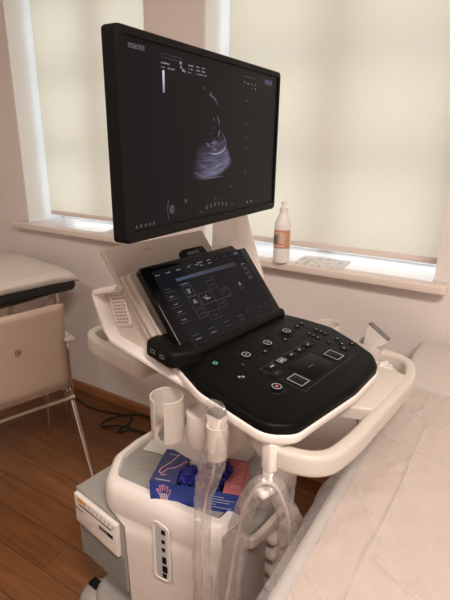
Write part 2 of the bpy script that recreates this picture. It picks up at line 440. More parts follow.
for wi, (a, b) in enumerate((N1, N2)):
    bm = NEW()
    fy0, fy1 = W + .25, W + .30
    for q in ((a, a + .012, ZS, ZT), (b - .012, b, ZS, ZT), (a, b, ZS, ZS + .036), (a, b, ZT - .05, ZT)):
        box(bm, q[0], q[1], fy0, fy1, q[2], q[3], .004)
    wn = struct('window_%d' % (wi + 1), bm, M['frame'])
    mid = (a + b) / 2
    bm = NEW(); box(bm, mid - .035, mid + .035, fy0 - .01, fy1 - .005, ZS + .05, ZT - .05, .004); obj('mullion', bm, M['frame'], wn)
    for z in (1.47, 1.86, 2.24):
        bm = NEW()
        box(bm, a + .01, b - .01, fy0, fy1 - .01, z - .02, z + .02, .004); obj('glazing_bar', bm, M['frame'], wn)
    bm = NEW(); box(bm, a + .04, b - .04, fy0 + .024, fy0 + .028, ZS + .04, ZT - .04); obj('pane', bm, M['glass'], wn)
    # painted reveal lining and sill board
    bm = NEW(); box(bm, a, a + .006, W + .002, W + .284, ZS + .033, ZT); obj('reveal_lining', bm, M['frame'], wn)
    bm = NEW()
    pts = [(a - .09, W - .055), (b + .05, W - .055), (b + .05, W - .0005), (b - .001, W - .0005), (b - .001, W + .284), (a + .001, W + .284), (a + .001, W - .0005), (a - .09, W - .0005)]
    prism(bm, roundpoly(pts, [.018, .018, .004, 0, 0, 0, 0, .004], 5), ZS + .0005, ZS + .033, .006, 3, rb=.006)
    obj('window_sill', bm, M['sill'], wn)
    # roller blind hanging in the niche
    bl = thing('roller_blind', ['backlit cream roller blind in the left window niche, partly behind the chairs corner', 'backlit cream roller blind in the right window, hanging above the white bottle'][wi], 'blind', T((mid, W + .14, 1.066)), 'cream roller blinds')
    if wi == 0: bl['label'] = 'backlit cream roller blind in the left window above the sheet-covered couch'
    hw = (b - a) / 2 - .008; hwl = hw - .03
    bm = NEW(); box(bm, -hwl, hw, -.0008, .0008, .02, ZT - 1.066 - .03); obj('fabric', bm, M['blind'], bl)
    bm = NEW(); box(bm, -hwl, hw, -.005, .005, 0, .024, .002); obj('bottom_bar', bm, M['sill'], bl)
    bm = NEW(); b2 = NEW()
    lathe(b2, [(0, -hw), (.02, -hw), (.02, hw), (0, hw)], n=20); merge(bm, b2, T((0, 0, ZT - 1.066 - .03)) @ Matrix.Rotation(PI / 2, 4, 'Y'))
    obj('roller_tube', bm, M['frame'], bl)

# ---------------------------------------------------------------- bottle and leaflet on the sill
ZSILL = ZS + .0335
bt = thing('squeeze_bottle', 'white plastic squeeze bottle with orange label standing on the window sill', 'bottle', T((-.765, 1.735, ZSILL)))
bm = NEW(); lathe(bm, [(0, 0), (.031, 0), (.034, .004), (.034, .145), (.032, .165), (.022, .188), (.015, .2), (.015, .206), (0, .206)], n=28); obj('body', bm, M['bottle'], bt)
bm = NEW(); lathe(bm, [(.0344, .062), (.0346, .063), (.0346, .135), (.0344, .136)], n=28, a0=R(-175), a1=R(-5)); lb = obj('label', bm, M['labelo'], bt)
bm = NEW(); lathe(bm, [(.0348, .078), (.0350, .079), (.0350, .112), (.0348, .113)], n=10, a0=R(-148), a1=R(-100)); obj('label_picture', bm, M['ink'], lb)
bm = NEW()
for k, (z, a0, a1) in enumerate([(.122, -150, -60), (.115, -85, -40), (.108, -85, -50), (.1, -85, -42), (.092, -85, -52), (.084, -85, -46), (.07, -150, -50)]):
    lathe(bm, [(.0348, z), (.0350, z + .0005), (.0350, z + .003), (.0348, z + .0035)], n=8, a0=R(a0), a1=R(a1))
obj('label_print', bm, M['paper'], lb)
bm = NEW(); lathe(bm, [(0, .204), (.0165, .204), (.0165, .224), (.007, .226), (.006, .232), (.009, .234), (.009, .244), (.006, .248), (0, .248)], n=20); obj('cap', bm, M['bottle'], bt)

def leaflet(x0, y0, ang, w, h, label, marks=True):
    t = thing('leaflet', label, 'paper', T((x0, y0, ZSILL)) @ Matrix.Rotation(R(ang), 4, 'Z'), 'leaflets on the window sills')
    bm = NEW(); box(bm, 0, w, 0, h, 0, .0012); obj('sheet', bm, M['paper'], t)
    bm = NEW()
    rnd = random.Random(3)
    for i in range(int(w / .03)):
        for j in range(int(h / .022)):
            if rnd.random() < .6: box(bm, .01 + i * .03, .01 + i * .03 + .008 + .014 * rnd.random(), .008 + j * .022, .008 + j * .022 + .004 + .012 * rnd.random(), .0011, .0014)
    obj('print', bm, M['grey'], t)
leaflet(-.715, 1.732, 2, .2, .17, 'printed white leaflet lying flat on the sill beside the bottle')
leaflet(-1.83, 1.735, 3, .18, .14, 'printed paper lying on the left sill at the edge of the monitor')

# ---------------------------------------------------------------- couch by the wall
cm = T((-1.85, 1.60, .03)) @ Matrix.Rotation(R(-9.5), 4, 'Z')     # origin: corner nearest the machine, wall end
ch = thing('padded_couch', 'black padded couch on chrome legs under a white sheet in the left corner', 'couch', cm)
bm = NEW(); box(bm, -.66, 0, -1.75, 0, .725, .81, .03, 3); obj('cushion', bm, M['vinylb'], ch)
bm = NEW(); tube(bm, round_path([(-.6, -1.7, .72), (-.06, -1.7, .72), (-.06, -.06, .72), (-.6, -.06, .72), (-.6, -1.7, .72)], .04), .014); obj('frame', bm, M['steel'], ch)
for x, y in ((-.06, -.1), (-.6, -.1), (-.06, -1.5), (-.6, -1.5)):
    bm = NEW(); tube(bm, [(x, y, -.03), (x, y, .735)], .016, 14); obj('leg', bm, M['steel'], ch)
bm = NEW(); tube(bm, [(-.06, -.12, .7), (-.12, -.55, .36)], .004, 8); tube(bm, [(-.06, -1.48, .7), (-.12, -1.0, .36)], .004, 8); obj('brace', bm, M['steel'], ch)
bm = NEW()
nx, ny = 34, 70; grid = []
for i in range(nx + 1):
    row = []
    for j in range(ny + 1):
        x = -.69 + .705 * i / nx; y = -1.78 + 1.80 * j / ny
        z = .82 + .03 * max(0, 1 - ((x + .33) / .36) ** 2) ** .7 * min(1, max(0, (.02 - y) / .14)) ** .5 + .006 * noise.noise(Vector((x * 9, y * 7, 1))) + .004 * noise.noise(Vector((x * 25, y * 18, 4)))
        ex = max(0, x + .02, -.64 - x); ey = max(0, y + .03)
        d = max(ex, ey)
        px, py = x, y
        if d > 0:
            z -= d * 1.0 + .0; 
            if x + .02 > 0: px = .006 + .003 * noise.noise(Vector((y * 14, 0, 0))) 
            if ey > 0 and ey >= ex: py = min(py, .006)
        row.append(bm.verts.new((px, py, z)))
    grid.append(row)
for i in range(nx):
    for j in range(ny): bm.faces.new((grid[i][j], grid[i + 1][j], grid[i + 1][j + 1], grid[i][j + 1]))
sh = obj('white_sheet', bm, M['sheetw'], None, cm, 60); tag(sh, 'wrinkled white sheet draped over the black padded couch', 'sheet')
sm = sh.modifiers.new('thick', 'SOLIDIFY'); sm.thickness = .004; sm.offset = 1

# ---------------------------------------------------------------- visitor chair (faces the couch)
cr = thing('visitor_chair', 'chrome framed chair with pale plywood shell, seen from behind', 'chair', T((-1.587, .988, 0)) @ Matrix.Rotation(R(-18), 4, 'Z'))
# local: +x behind the back (towards the camera), +y chair's far side, seat reaches to -x
bm = NEW()
rings = []
def shell_pt(s, y):   # s 0 top of the back .. 1 front of the seat
    pts = [(.027, .872), (.012, .74), (.0, .6), (-.005, .5), (-.03, .455), (-.1, .445), (-.3, .45), (-.42, .455), (-.45, .44)]
    f = s * (len(pts) - 1); i = min(int(f), len(pts) - 2); u = f - i
    p = Vector(pts[i]).lerp(Vector(pts[i + 1]), u)
    cv = .035 * (1 - (y / .23) ** 2)
    return Vector((p.x + cv * max(0, 1 - s * 2.2), y, p.y - (.012 * (1 - (y / .23) ** 2) if s > .5 else 0) - (.0 if s > .03 else .008 * abs(y / .23) ** 6)))
NS, NY = 36, 14
G = [[bm.verts.new(shell_pt(i / NS, -.235 + .47 * j / NY)) for j in range(NY + 1)] for i in range(NS + 1)]
for i in range(NS):
    for j in range(NY): bm.faces.new((G[i][j], G[i + 1][j], G[i + 1][j + 1], G[i][j + 1]))
so = obj('seat_shell', bm, M['ply'], cr, None, 50)
s_ = so.modifiers.new('thick', 'SOLIDIFY'); s_.thickness = .012; s_.offset = 0
bm = NEW(); rectline(bm, .0395, .0510, -.006, .006, .0018, .0015, mat=None)
bm.free(); bm = NEW()
lm = frame((.0545, .03, .715), (0, 1, 0), (.04, 0, 1))
rectline(bm, -.011, .011, -.009, .009, .0022, .002, mat=lm); box(bm, -.004, .006, -.004, .004, 0, .002, mat=lm)
obj('maker_mark', bm, M['ink'], so)
bm = NEW(); tube(bm, [(.012, -.22, .418), (.012, .25, .418)], .011, 12); obj('rear_rail', bm, M['steel'], cr)
bm = NEW(); tube(bm, [(-.34, -.22, .42), (-.34, .25, .42)], .011, 12); obj('front_rail', bm, M['steel'], cr)
for s in (-1, 1):
    y = s * .25
    bm = NEW(); tube(bm, round_path([(.165, y, .0), (-.025, y, .405), (-.012, y, .68), (-.24, y, .68)], [0, .03, .04, 0]), .0105, 12); obj('leg', bm, M['steel'], cr)
    bm = NEW(); tube(bm, [(-.40, y, 0), (-.30, y, .42), (-.03, y, .40)], .0105, 12); obj('leg', bm, M['steel'], cr)
    bm = NEW(); box(bm, -.27, .035, y - .022, y + .022, .69, .71, .008, 3); obj('armrest', bm, M['arm'], cr)

# ---------------------------------------------------------------- power cable on the floor
bm = NEW()
tube(bm, smooth_path([(-2.9, 1.72, .006), (-2.4, 1.73, .006), (-2.13, 1.705, .006), (-1.95, 1.66, .006), (-1.80, 1.665, .006), (-1.69, 1.70, .006), (-1.56, 1.755, .006), (-1.40, 1.70, .006), (-1.3, 1.5, .006), (-1.45, 1.6, .016), (-1.60, 1.60, .016), (-1.70, 1.55, .006), (-1.72, 1.62, .006), (-1.63, 1.70, .02), (-1.58, 1.64, .02), (-1.59, 1.56, .006), (-1.50, 1.63, .006), (-1.28, 1.58, .006), (-1.0, 1.35, .006)], 10), .0055, 8)
tag(obj('power_cable', bm, M['cable']), 'black power cable looping over the wooden floor along the wall', 'cable')

# ---------------------------------------------------------------- ultrasound machine
FR = T((-.54, .75, 0)) @ Matrix.Rotation(R(-8.4), 4, 'Z')     # local x: to the operator, y: to the right side, z: up
FI = FR.inverted()
um = thing('ultrasound_machine', 'white cart-based ultrasound machine with monitor, touch panel and black keyboard', 'ultrasound machine', FR)
VC = .194
# --- cart body
def mir(p): return [(x, y) for x, y in p] + [(x, 2 * VC - y) for x, y in reversed(p)]
half = [(-.36, .12), (-.345, .03), (-.27, -.065), (.02, -.008), (.10, .010)]
outl = roundpoly(list(reversed(mir(half))), [.05, .05, .08, .08, .05, .05, .08, .08, .05, .05], 8)
# make CCW
def area(p): return sum(p[i - 1][0] * p[i][1] - p[i][0] * p[i - 1][1] for i in range(len(p))) / 2
if area(outl) < 0: outl = outl[::-1]
def ring(d, z): return [(p.x, p.y, z) for p in inset(outl, d)]
bm = NEW()
def tuck(d, z): return [(max(x, -.192), y, z_) for x, y, z_ in ring(d, z)]
rings = [tuck(.02, .13), tuck(.012, .16), tuck(.004, .46), tuck(.002, .507), ring(.004, .522), ring(0, .536)]
for k in range(1, 7):
    a = PI / 2 * k / 6; rings.append(ring(.028 * (1 - math.cos(a)), .572 + .05 * math.sin(a) - .0))
rings += [ring(.036, .622), ring(.04, .612), ring(.042, .606)]
loft(bm, rings); body = obj('cart_body', bm, M['white'], um)
bm = NEW(); prism(bm, inset(outl, .0425), .6062, .613, .002); tray = obj('tray', bm, M['grey'], um)
bm = NEW()
gp = roundpoly([(-.27, .06), (-.25, .035), (-.06, .10), (-.08, .125)], .012, 5)
prism(bm, gp if area(gp) > 0 else gp[::-1], .6132, .6142, .0004); obj('tray_groove', bm, M['greyline'], tray)
# gray front
bm = NEW(); prism(bm, roundpoly([(.05, .01), (.135, .03), (.135, .16), (.05, .16)], [.0, .03, .02, 0], 5), .13, .60, .012, 3); obj('front_cover', bm, M['grey'], um)
# port bay in the left side
sd = frame((-.27, -.066, 0), (.29, .06, 0), (0, 0, 1))      # x along the side, y up, z outwards (towards the viewer)
L0 = .27
bm = NEW()
po = roundpoly([(.178, .385), (.222, .385), (.222, .56), (.178, .575)], .014, 5)
loft(bm, [[sd @ Vector((p.x, p.y, .004)) for p in inset(po, -.006)], [sd @ Vector((p.x, p.y, .0065)) for p in inset(po, -.004)], [sd @ Vector((p.x, p.y, .0065)) for p in po], [sd @ Vector((p.x, p.y, .004)) for p in inset(po, .003)]], False, True)
bay = obj('port_bay', bm, M['cream'], um)
bm = NEW(); po2 = inset(po, .006); prism(bm, po2, .0045, .0062, 0, mat=sd); obj('port_plate', bm, M['portp'], bay)
for (y, h, w) in ((.548, .014, .012), (.517, .011, .010), (.49, .011, .010), (.455, .022, .013), (.425, .022, .016), (.402, .014, .013)):
    bm = NEW(); box(bm, .203, .203 + w, y - h / 2, y + h / 2, .006, .008, .002, mat=sd); obj('socket', bm, M['black'], bay)
# probe connector ports on the front
bm = NEW(); box(bm, .06, .11, .155, .31, .14, .57, .006); rack = obj('connector_bay', bm, M['grey'], um)
for k in range(7):
    z = .515 - k * .054
    bm = NEW(); box(bm, .09, .155, .205, .295, z - .02, z + .02, .018, 4); obj('probe_connector', bm, M['cream'], rack)
    bm = NEW(); box(bm, .09, .15, .165, .21, z - .034, z - .004, .012, 4); obj('connector_latch', bm, M['cream'], rack)
bm = NEW(); sweep(bm, round_path([(.10, .05, .585), (.148, .06, .585), (.152, .09, .585), (.152, .185, .585), (.148, .21, .585), (.10, .22, .585)], .02), [(p.x, p.y) for p in roundpoly([(-.008, -.016), (.008, -.016), (.008, .016), (-.008, .016)], .005, 3)])
obj('front_rail', bm, M['beige'], um)
# base and casters
bm = NEW(); prism(bm, roundpoly([(-.40, -.07), (.28, -.04), (.28, .43), (-.40, .46)], .08, 6), .075, .135, .03, 4); base = obj('base', bm, M['grey'], um)
for x, y in ((-.385, -.035), (.25, .0), (-.385, .425), (.25, .39)):
    bm = NEW(); b2 = NEW()
    lathe(b2, [(0, -.022), (.05, -.022), (.055, -.016), (.055, .016), (.05, .022), (0, .022)], n=24); merge(bm, b2, T((x, y, .055)) @ Matrix.Rotation(PI / 2, 4, 'X') @ Matrix.Rotation(.3, 4, 'Y'))
    w_ = obj('caster', bm, M['dgrey'], base)
    bm = NEW(); lathe(bm, [(0, .112), (.03, .109), (.052, .095), (.06, .078), (.06, .06)], (x, y, 0), 20); obj('caster_cover', bm, M['grey'], base)
bm = NEW(); box(bm, -.425, -.38, -.045, -.015, .10, .118, .004); obj('brake_pedal', bm, M['black'], base)

# --- column and lift arm
bm = NEW()
def rr(cx, cy, hx, hy, z, r=.04): return [(p.x, p.y, z) for p in roundpoly([(cx - hx, cy - hy), (cx + hx, cy - hy), (cx + hx, cy + hy), (cx - hx, cy + hy)], r, 5)]
loft(bm, [rr(-.12, .21, .10, .12, .605), rr(-.11, .21, .085, .10, .68), rr(.01, .18, .095, .10, .82), rr(.035, .17, .10, .11, .92), rr(.03, .175, .12, .14, .985)])
obj('column', bm, M['white'], um)
# --- keyboard deck (tilted 6 degrees)
DK = frame((0, 0, 1.045), (math.cos(R(6)), 0, -math.sin(R(6))), (0, 1, 0))
dh = [(-.045, .0), (.09, -.058), (.265, -.076), (.297, -.03)]
def sym(p): 
    q = roundpoly(p + [(x, 2 * VC - y) for x, y in reversed(p)], [.02, .12, .055, .05, .05, .055, .12, .02], 8)
    return q if area(q) > 0 else q[::-1]
deck = roundpoly([(-.045, 0), (.08, -.045), (.252, -.056), (.292, -.012), (.312, .20), (.306, .33), (.276, .374), (.2, .410), (.13, .434), (.05, .42), (-.045, .39)], [.02, .1, .06, .05, .2, .06, .05, .1, .05, .05, .02], 8)
bm = NEW(); prism(bm, deck, -.021, 0.0, .014, 5, DK); kb = obj('control_panel', bm, M['panel'], um)
bm = NEW(); prism(bm, inset(deck, -.004), -.047, -.021, .004, 3, DK, rb=.012); obj('deck_shell', bm, M['white'], um)
# groove
bm = NEW(); tube(bm, round_path([(.02, .0, .0), (.19, -.012, .0), (.255, -.0, .0), (.262, .047, .0), (.254, .352, 0.0)], .02, 5), .0012, 6, mat=DK); obj('panel_groove', bm, M['black'], kb)
# keys
def key(nm, u, v, r, h, mat, n=24, bevel=.0015):
    bm = NEW(); lathe(bm, [(0, h), (r - bevel, h), (r, h - bevel), (r, -.001)], (u, v, 0), n, mat=DK); return obj(nm, bm, mat, kb)
def mark(u, v, sx, sy, z, m='mark', r=0):
    return (u, v, sx, sy, z, m)
marks = {}
def addmark(u, v, sx, sy, z, m='mark'):
    b = marks.setdefault(m, NEW()); box(b, u - sx / 2, u + sx / 2, v - sy / 2, v + sy / 2, z, z + .0006, mat=DK)
def addring(u, v, r, w, z, m='mark'):
    b = marks.setdefault(m, NEW()); ringmesh(b, (u, v, z), r, w, .0006, 24, mat=DK)
for (u, v) in ((.075, .114), (.074, .201), (.069, .294), (.197, .057)):
    key('dial_ring', u, v, .021, .002, M['black']); key('dial', u, v, .0125, .007, M['black'])
    addring(u, v, .0105, .0016, .0068)
    if v == .057: addmark(u, v, .006, .006, .0068, 'red')
    else: addmark(u, v, .0035, .0035, .0068)
for (u, v, r) in ((.093, .079, .008), (.091, .168, .008), (.089, .258, .008), (.122, .035, .01), (.049, .037, .009), (.068, .349, .007), (.067, .376, .007), (.112, .337, .006), (.126, .336, .006), (.139, .334, .006), (.112, .374, .006), (.126, .373, .006), (.140, .372, .006), (.17, .335, .008), (.176, .37, .008), (.198, .352, .008), (.215, .374, .008), (.212, .335, .012), (.05, .24, .006)):
    key('button', u, v, r, .0028, M['black'], 18)
    if (u, v) == (.049, .037): addring(u, v, .0055, .0018, .0027, 'green')
    elif (u, v) == (.122, .035): addmark(u - .002, v - .003, .004, .006, .0027); addmark(u + .003, v + .004, .005, .005, .0027)
    elif (u, v) in ((.05, .24), (.17, .335), (.093, .079)): addmark(u, v, .003, .003, .0027, 'markdim')
    else: addmark(u, v, .003, .0042 if r > .0065 else .003, .0027)
for v, s in ((.105, 'markdim'), (.124, 'mark'), (.162, 'ring'), (.204, 'mark'), (.24, 'mark'), (.28, 'mark')):
    u = .165 if v == .105 else .141
    bm = NEW(); box(bm, u - .011, u + .011, v - .016, v + .016, -.001, .0022, .002, mat=DK); obj('button', bm, M['black'], kb)
    if s == 'ring':
        b = marks.setdefault('mark', NEW()); rectline(b, u - .007, u + .007, v - .011, v + .011, .0013, .0006, .0021, mat=DK); addmark(u, v, .005, .012, .0021)
    else: addmark(u, v, .004, .012 if v in (.124,) else .006, .0021, s)
for v in (.12, .283):
    u = .211
    bm = NEW(); box(bm, u - .02, u + .02, v - .021, v + .021, -.001, .0018, .002, mat=DK); obj('select_key', bm, M['black'], kb)
    b = marks.setdefault('mark', NEW()); rectline(b, u - .019, u + .019, v - .016, v + .016, .0014, .0006, .0017, mat=DK)
bm = NEW(); rectline(bm, .128, .244, .095, .318, .0008, .0005, 0, mat=DK); obj('outline', bm, M['orangedim'], kb)
bm = NEW(); box(bm, .165, .232, .15, .25, -.001, .0008, .0005, mat=DK); obj('touchpad', bm, M['panel'], kb)
bm = NEW(); box(bm, .198, .2, .185, .205, .0008, .0012, mat=DK); obj('touchpad_line', bm, M['markdim'], kb)
for k, b in marks.items(): obj('key_marking', b, M[k], kb)
# hinge strip
bm = NEW(); b2 = NEW(); lathe(b2, [(0, 0), (.013, 0), (.013, .385), (0, .385)], n=18); merge(bm, b2, T((-.008, .0015, 1.05)) @ Matrix.Rotation(-PI / 2, 4, 'X')); obj('hinge', bm, M['black'], um)
# usb pod on the left
bm = NEW(); prism(bm, roundpoly([(-.112, -.026), (-.005, -.044), (.03, .03), (-.112, .05)], .024, 6), 1.04, 1.076, .014, 4); pod = obj('usb_pod', bm, M['black'], um)
pf = frame((-.112, -.026, 1.052), (.107, -.018, 0), (0, 0, 1))
for x in (.03, .066):
    bm = NEW(); rectline(bm, x, x + .016, -.0, .009, .0012, .0012, 0, mat=pf); obj('usb_port', bm, M['dgrey'], pod)

# --- touch panel
TC = frame((0, 0, 1.05), (0, 1, 0), (-.15, 0, .178))
tw, th = .387, .233
bm = NEW(); prism(bm, roundpoly([(0, 0), (tw, 0), (tw, th), (0, th)], .012, 5), -.022, 0, .004, 3, TC, rb=.006)
tp = obj('touch_panel', bm, M['gloss'], um)
bm = NEW(); prism(bm, roundpoly([(.145, th - .012), (.24, th - .012), (.232, th + .021), (.153, th + .021)], .01, 5), -.02, -.001, .004, 3, TC, rb=.004); obj('brand_tab', bm, M['black'], tp)
textmesh('brand_lettering', 'esaote', .016, M['markdim'], tp, TC @ T((.165, th + .003, -.0009)))
bm = NEW(); box(bm, .028, .36, .02, .216, -.001, .0005, mat=TC); obj('display', bm, M['touchlcd'], tp)
tx, dm, bl_ = NEW(), NEW(), NEW()
z = .0005
CH = random.Random(5)
def chars(b, x, y, w, h, z, mat):
    # a line too small to read: a row of little strokes
    if w < .0045 or h < .0012 or h > .0055 or w / h < 1.6: box(b, x, x + w, y - h / 2, y + h / 2, z, z + .0003, mat=mat); return
    p = x
    while p < x + w - .0008:
        c = .0011 + .0009 * CH.random(); hh = h * (.45 + .3 * CH.random())
        if CH.random() > .12: box(b, p, min(p + c, x + w), y - h * .4, y - h * .4 + hh, z, z + .0003, mat=mat)
        p += c + .0006
def dash(b, x, y, w, h): chars(b, x, y, w, h, z, TC)
for i in range(5): dash(tx, .034 + i * .0335, .204 + .0003 * i, .013, .0035)
dash(bl_, .145, .208, .014, .003); dash(tx, .178, .2085, .018, .003); dash(tx, .212, .2085, .016, .003); dash(tx, .182, .2, .012, .003); dash(tx, .214, .2, .012, .003); dash(bl_, .148, .2, .01, .003)
for i in range(3): dash(dm, .25 + i * .03, .207, .012, .003)
dash(bl_, .325, .207, .018, .008)
for i in range(5):
    y = .165 - i * .02
    dash(bl_ if i == 0 else tx, .04, y, .014, .003); dash(dm, .033, y - .0075, .03, .0008)
dash(bl_, .085, .18, .014, .009); dash(tx, .086, .166, .03, .003)
# body marks in boxes
def bx_(x0, x1, y0, y1, b=None): rectline(b or dm, x0, x1, y0, y1, .0008, .0003, z, mat=TC)
bx_(.09, .12, .132, .16); bx_(.09, .12, .1, .13); bx_(.125, .17, .1, .13); bx_(.172, .2, .132, .155); bx_(.205, .235, .1, .125); bx_(.092, .12, .072, .095); bx_(.125, .165, .058, .08); bx_(.17, .2, .08, .1)
def strokes(b, P, w=.0011):
    tube(b, [TC @ Vector((x, y, z)) for x, y in P], w, 5)
strokes(tx, [(.1, .152), (.104, .146), (.108, .151), (.106, .14), (.101, .139), (.1, .146)]); strokes(tx, [(.101, .111), (.103, .12), (.108, .12), (.11, .11)]); strokes(tx, [(.103, .114), (.108, .114)])
strokes(tx, [(.138, .119), (.147, .111), (.158, .113)], .0016); strokes(tx, [(.147, .111), (.149, .122)], .0012)
for x, y in ((.178, .143), (.214, .12), (.212, .1), (.1, .083), (.138, .068), (.178, .09), (.19, .162)): dash(dm, x, y, .016, .003)
for i in range(4): dash(tx, .33, .172 - i * .014, .018, .0028); dash(dm, .326, .166 - i * .014, .026, .0007)
strokes(tx, [(.28, .118), (.287, .118), (.284, .126), (.28, .118)], .0014); dash(dm, .278, .108, .014, .003)
for i in range(4):
    dash(bl_ if i < 2 else dm, .045 + i * .055, .042, .022, .003); dash(tx if i < 2 else dm, .047 + i * .055, .031, .02, .003)
for i in range(4): dash(dm, .25 + i * .027, .044, .008, .003)
obj('display_text', tx, M['uitext'], tp); obj('display_lines', dm, M['uidim'], tp); obj('display_highlight', bl_, M['uiblue'], tp)
def uvquad(pts, uvs, nseg=1):
    b = NEW(); uvl = b.loops.layers.uv.new('UVMap'); f = b.faces.new([b.verts.new(p) for p in pts])
    for l, u in zip(f.loops, uvs): l[uvl].uv = u
    return b
obj('display_bar', uvquad([TC @ Vector(p) for p in ((.099, .176, .0008), (.31, .172, .0008), (.31, .184, .0008), (.099, .184, .0008))], [(0, 0), (1, 0), (1, 1), (0, 1)]), M['uibar'], tp)

# --- back housing plates behind the touch panel, speaker wing
PB = frame((-.098, 0, 1.035), (0, 1, 0), (-.178, 0, .209))
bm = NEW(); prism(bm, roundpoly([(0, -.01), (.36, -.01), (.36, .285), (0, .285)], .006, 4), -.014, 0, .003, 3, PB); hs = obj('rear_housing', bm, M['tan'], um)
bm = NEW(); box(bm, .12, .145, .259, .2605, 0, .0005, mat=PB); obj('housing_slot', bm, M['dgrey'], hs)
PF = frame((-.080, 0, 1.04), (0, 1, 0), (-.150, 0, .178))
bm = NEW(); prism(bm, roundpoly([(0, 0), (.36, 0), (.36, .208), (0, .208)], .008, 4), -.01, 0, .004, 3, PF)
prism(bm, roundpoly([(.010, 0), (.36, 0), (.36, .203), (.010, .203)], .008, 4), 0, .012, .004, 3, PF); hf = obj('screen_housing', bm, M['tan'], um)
ef = PF @ frame((.0125, .11, .0122), (0, -1, 0), (1, 0, 0))
textmesh('brand_lettering', 'esaote', .019, M['dgrey'], hf, ef)
# speaker wing: profile in (u, z), extruded in v
def wing(pts, v0, v1, bm, r=.006):
    q = roundpoly(pts, .018, 5); q = q if area(q) > 0 else q[::-1]
    f = frame((0, v1, 0), (1, 0, 0), (0, 0, 1))   # z axis = -v
    prism(bm, q, 0, v1 - v0, r, 3, f)
wo = [(-.315, 1.145), (-.205, 1.178), (-.09, 1.045), (.03, 1.006), (.03, .988), (-.07, 1.0), (-.242, 1.022), (-.27, 1.05)]
wi_ = [(-.285, 1.13), (-.16, 1.165), (-.07, 1.045), (-.09, 1.025), (-.225, 1.04), (-.242, 1.055)]
bm = NEW()
qo = roundpoly(wo, .018, 5); qi = roundpoly(wi_, .014, 6)
wing(wo, .005, .42, bm)
so_ = obj('speaker_wing', bm, M['beige'], um)
# rim ring
bm = NEW()
WF = frame((0, .005, 0), (1, 0, 0), (0, 0, 1))
nq = 120
def resamp(q, n):
    P = [Vector(p) for p in q]; P.append(P[0]); L = [0]
    for a, b in zip(P, P[1:]): L.append(L[-1] + (b - a).length)
    out = []; j = 0
    for k in range(n):
        s = L[-1] * k / n
        while L[j + 1] < s: j += 1
        t = (s - L[j]) / max(1e-9, L[j + 1] - L[j]); out.append(P[j].lerp(P[j + 1], t))
    return out
ro = resamp(qo, nq)
if area(ro) < 0: ro = ro[::-1]
ri = inset(ro, .017)
rings = [[WF @ Vector((p.x, p.y, 0)) for p in ro], [WF @ Vector((p.x, p.y, .024)) for p in ro], [WF @ Vector((p.x, p.y, .028)) for p in inset(ro, .004)], [WF @ Vector((p.x, p.y, .028)) for p in inset(ro, .011)], [WF @ Vector((p.x, p.y, .022)) for p in inset(ro, .014)], [WF @ Vector((p.x, p.y, 0)) for p in inset(ro, .016)]]
def nearseg(p, a, b):
    a = Vector(a); b = Vector(b); d = b - a; t = max(0, min(1, (p - a).dot(d) / d.length_squared)); return (p - a - d * t).length
keep = [min(nearseg(p, (-.205, 1.178), (-.09, 1.045)), nearseg(p, (-.09, 1.045), (.03, 1.006))) > .006 for p in ro]
k0 = next(k for k in range(nq) if keep[k] and not keep[k - 1])
order = [(k0 + k) % nq for k in range(nq) if keep[(k0 + k) % nq]]
rings = [[r_[k] for k in order] for r_ in rings]
loft(bm, rings, False, False, False)
for e_ in (0, -1): bm.faces.new([bm.verts.new(r_[e_]) for r_ in rings])
bmesh.ops.remove_doubles(bm, verts=bm.verts, dist=1e-6); obj('wing_rim', bm, M['white'], so_)
SG = frame((-.226, .0045, 1.112), (1, 0, .28), (0, 0, 1))
bm = NEW(); prism(bm, roundpoly([(-.034, -.044), (.03, -.044), (.03, .044), (-.034, .044)], .012, 5), 0, .004, .002, 2, SG); sp_ = obj('speaker_plate', bm, M['cream'], so_)
bm = NEW()
for i in range(5):
    for j in range(9):
        if 1:
            x = -.022 + i * .0095 + (.0047 if j % 2 else 0); y = -.034 + j * .0085
            lathe(bm, [(0, .0046), (.0022, .0046), (.0022, .0035)], (x, y, 0), 8, mat=SG)
obj('speaker_holes', bm, M['dgrey'], so_)

# --- handles
hp = [(p.x, p.y) for p in roundpoly([(-.013, -.027), (.013, -.027), (.013, .027), (-.013, .027)], .011, 4)]
bm = NEW()
sweep(bm, round_path([(-.25, .22, .932), (-.46, .22, .932), (-.495, .18, .932), (-.488, .085, .931), (-.44, .064, .931), (-.29, .058, .925), (-.228, .062, .923), (-.222, .17, .93)], [0, .04, .04, .03, .04, .05, .03, 0], 6), hp); obj('side_handle', bm, M['beige'], um)
bm = NEW(); box(bm, -.25, -.19, .12, .22, .94, .99, .008); obj('handle_bracket', bm, M['cream'], um)
hp2 = [(p.x, p.y) for p in roundpoly([(-.014, -.024), (.014, -.024), (.014, .024), (-.014, .024)], .011, 4)]
bm = NEW()
sweep(bm, round_path([(.12, .05, .95), (.20, -.008, .942), (.268, -.028, .94), (.338, .012, .934), (.35, .10, .934), (.35, .44, .936), (.318, .52, .94), (.2, .52, .945), (.05, .45, .955)], [0, .04, .06, .07, .06, .06, .07, .06, 0], 6), hp2); fh = obj('front_handle', bm, M['beige'], um)
bm = NEW(); prism(bm, roundpoly([(.2, .21), (.27, .185), (.345, .22), (.345, .43), (.2, .43)], [.01, .03, .03, .02, .01], 5), .93, .960, .006, 3); prism(bm, roundpoly([(.18, .42), (.345, .42), (.315, .52), (.18, .515)], .01, 4), .915, .925, .002, 2); obj('handle_shelf', bm, M['beige'], um)
bm = NEW()
sweep(bm, [(.243, -.068, .94), (.262, -.072, .94)], [(-.02, -.034), (.024, -.034), (.024, .034), (-.02, .034)])
bm.free(); bm = NEW()
HF = frame((.25, -.024, .942), (.95, -.25, 0), (0, 0, 1))
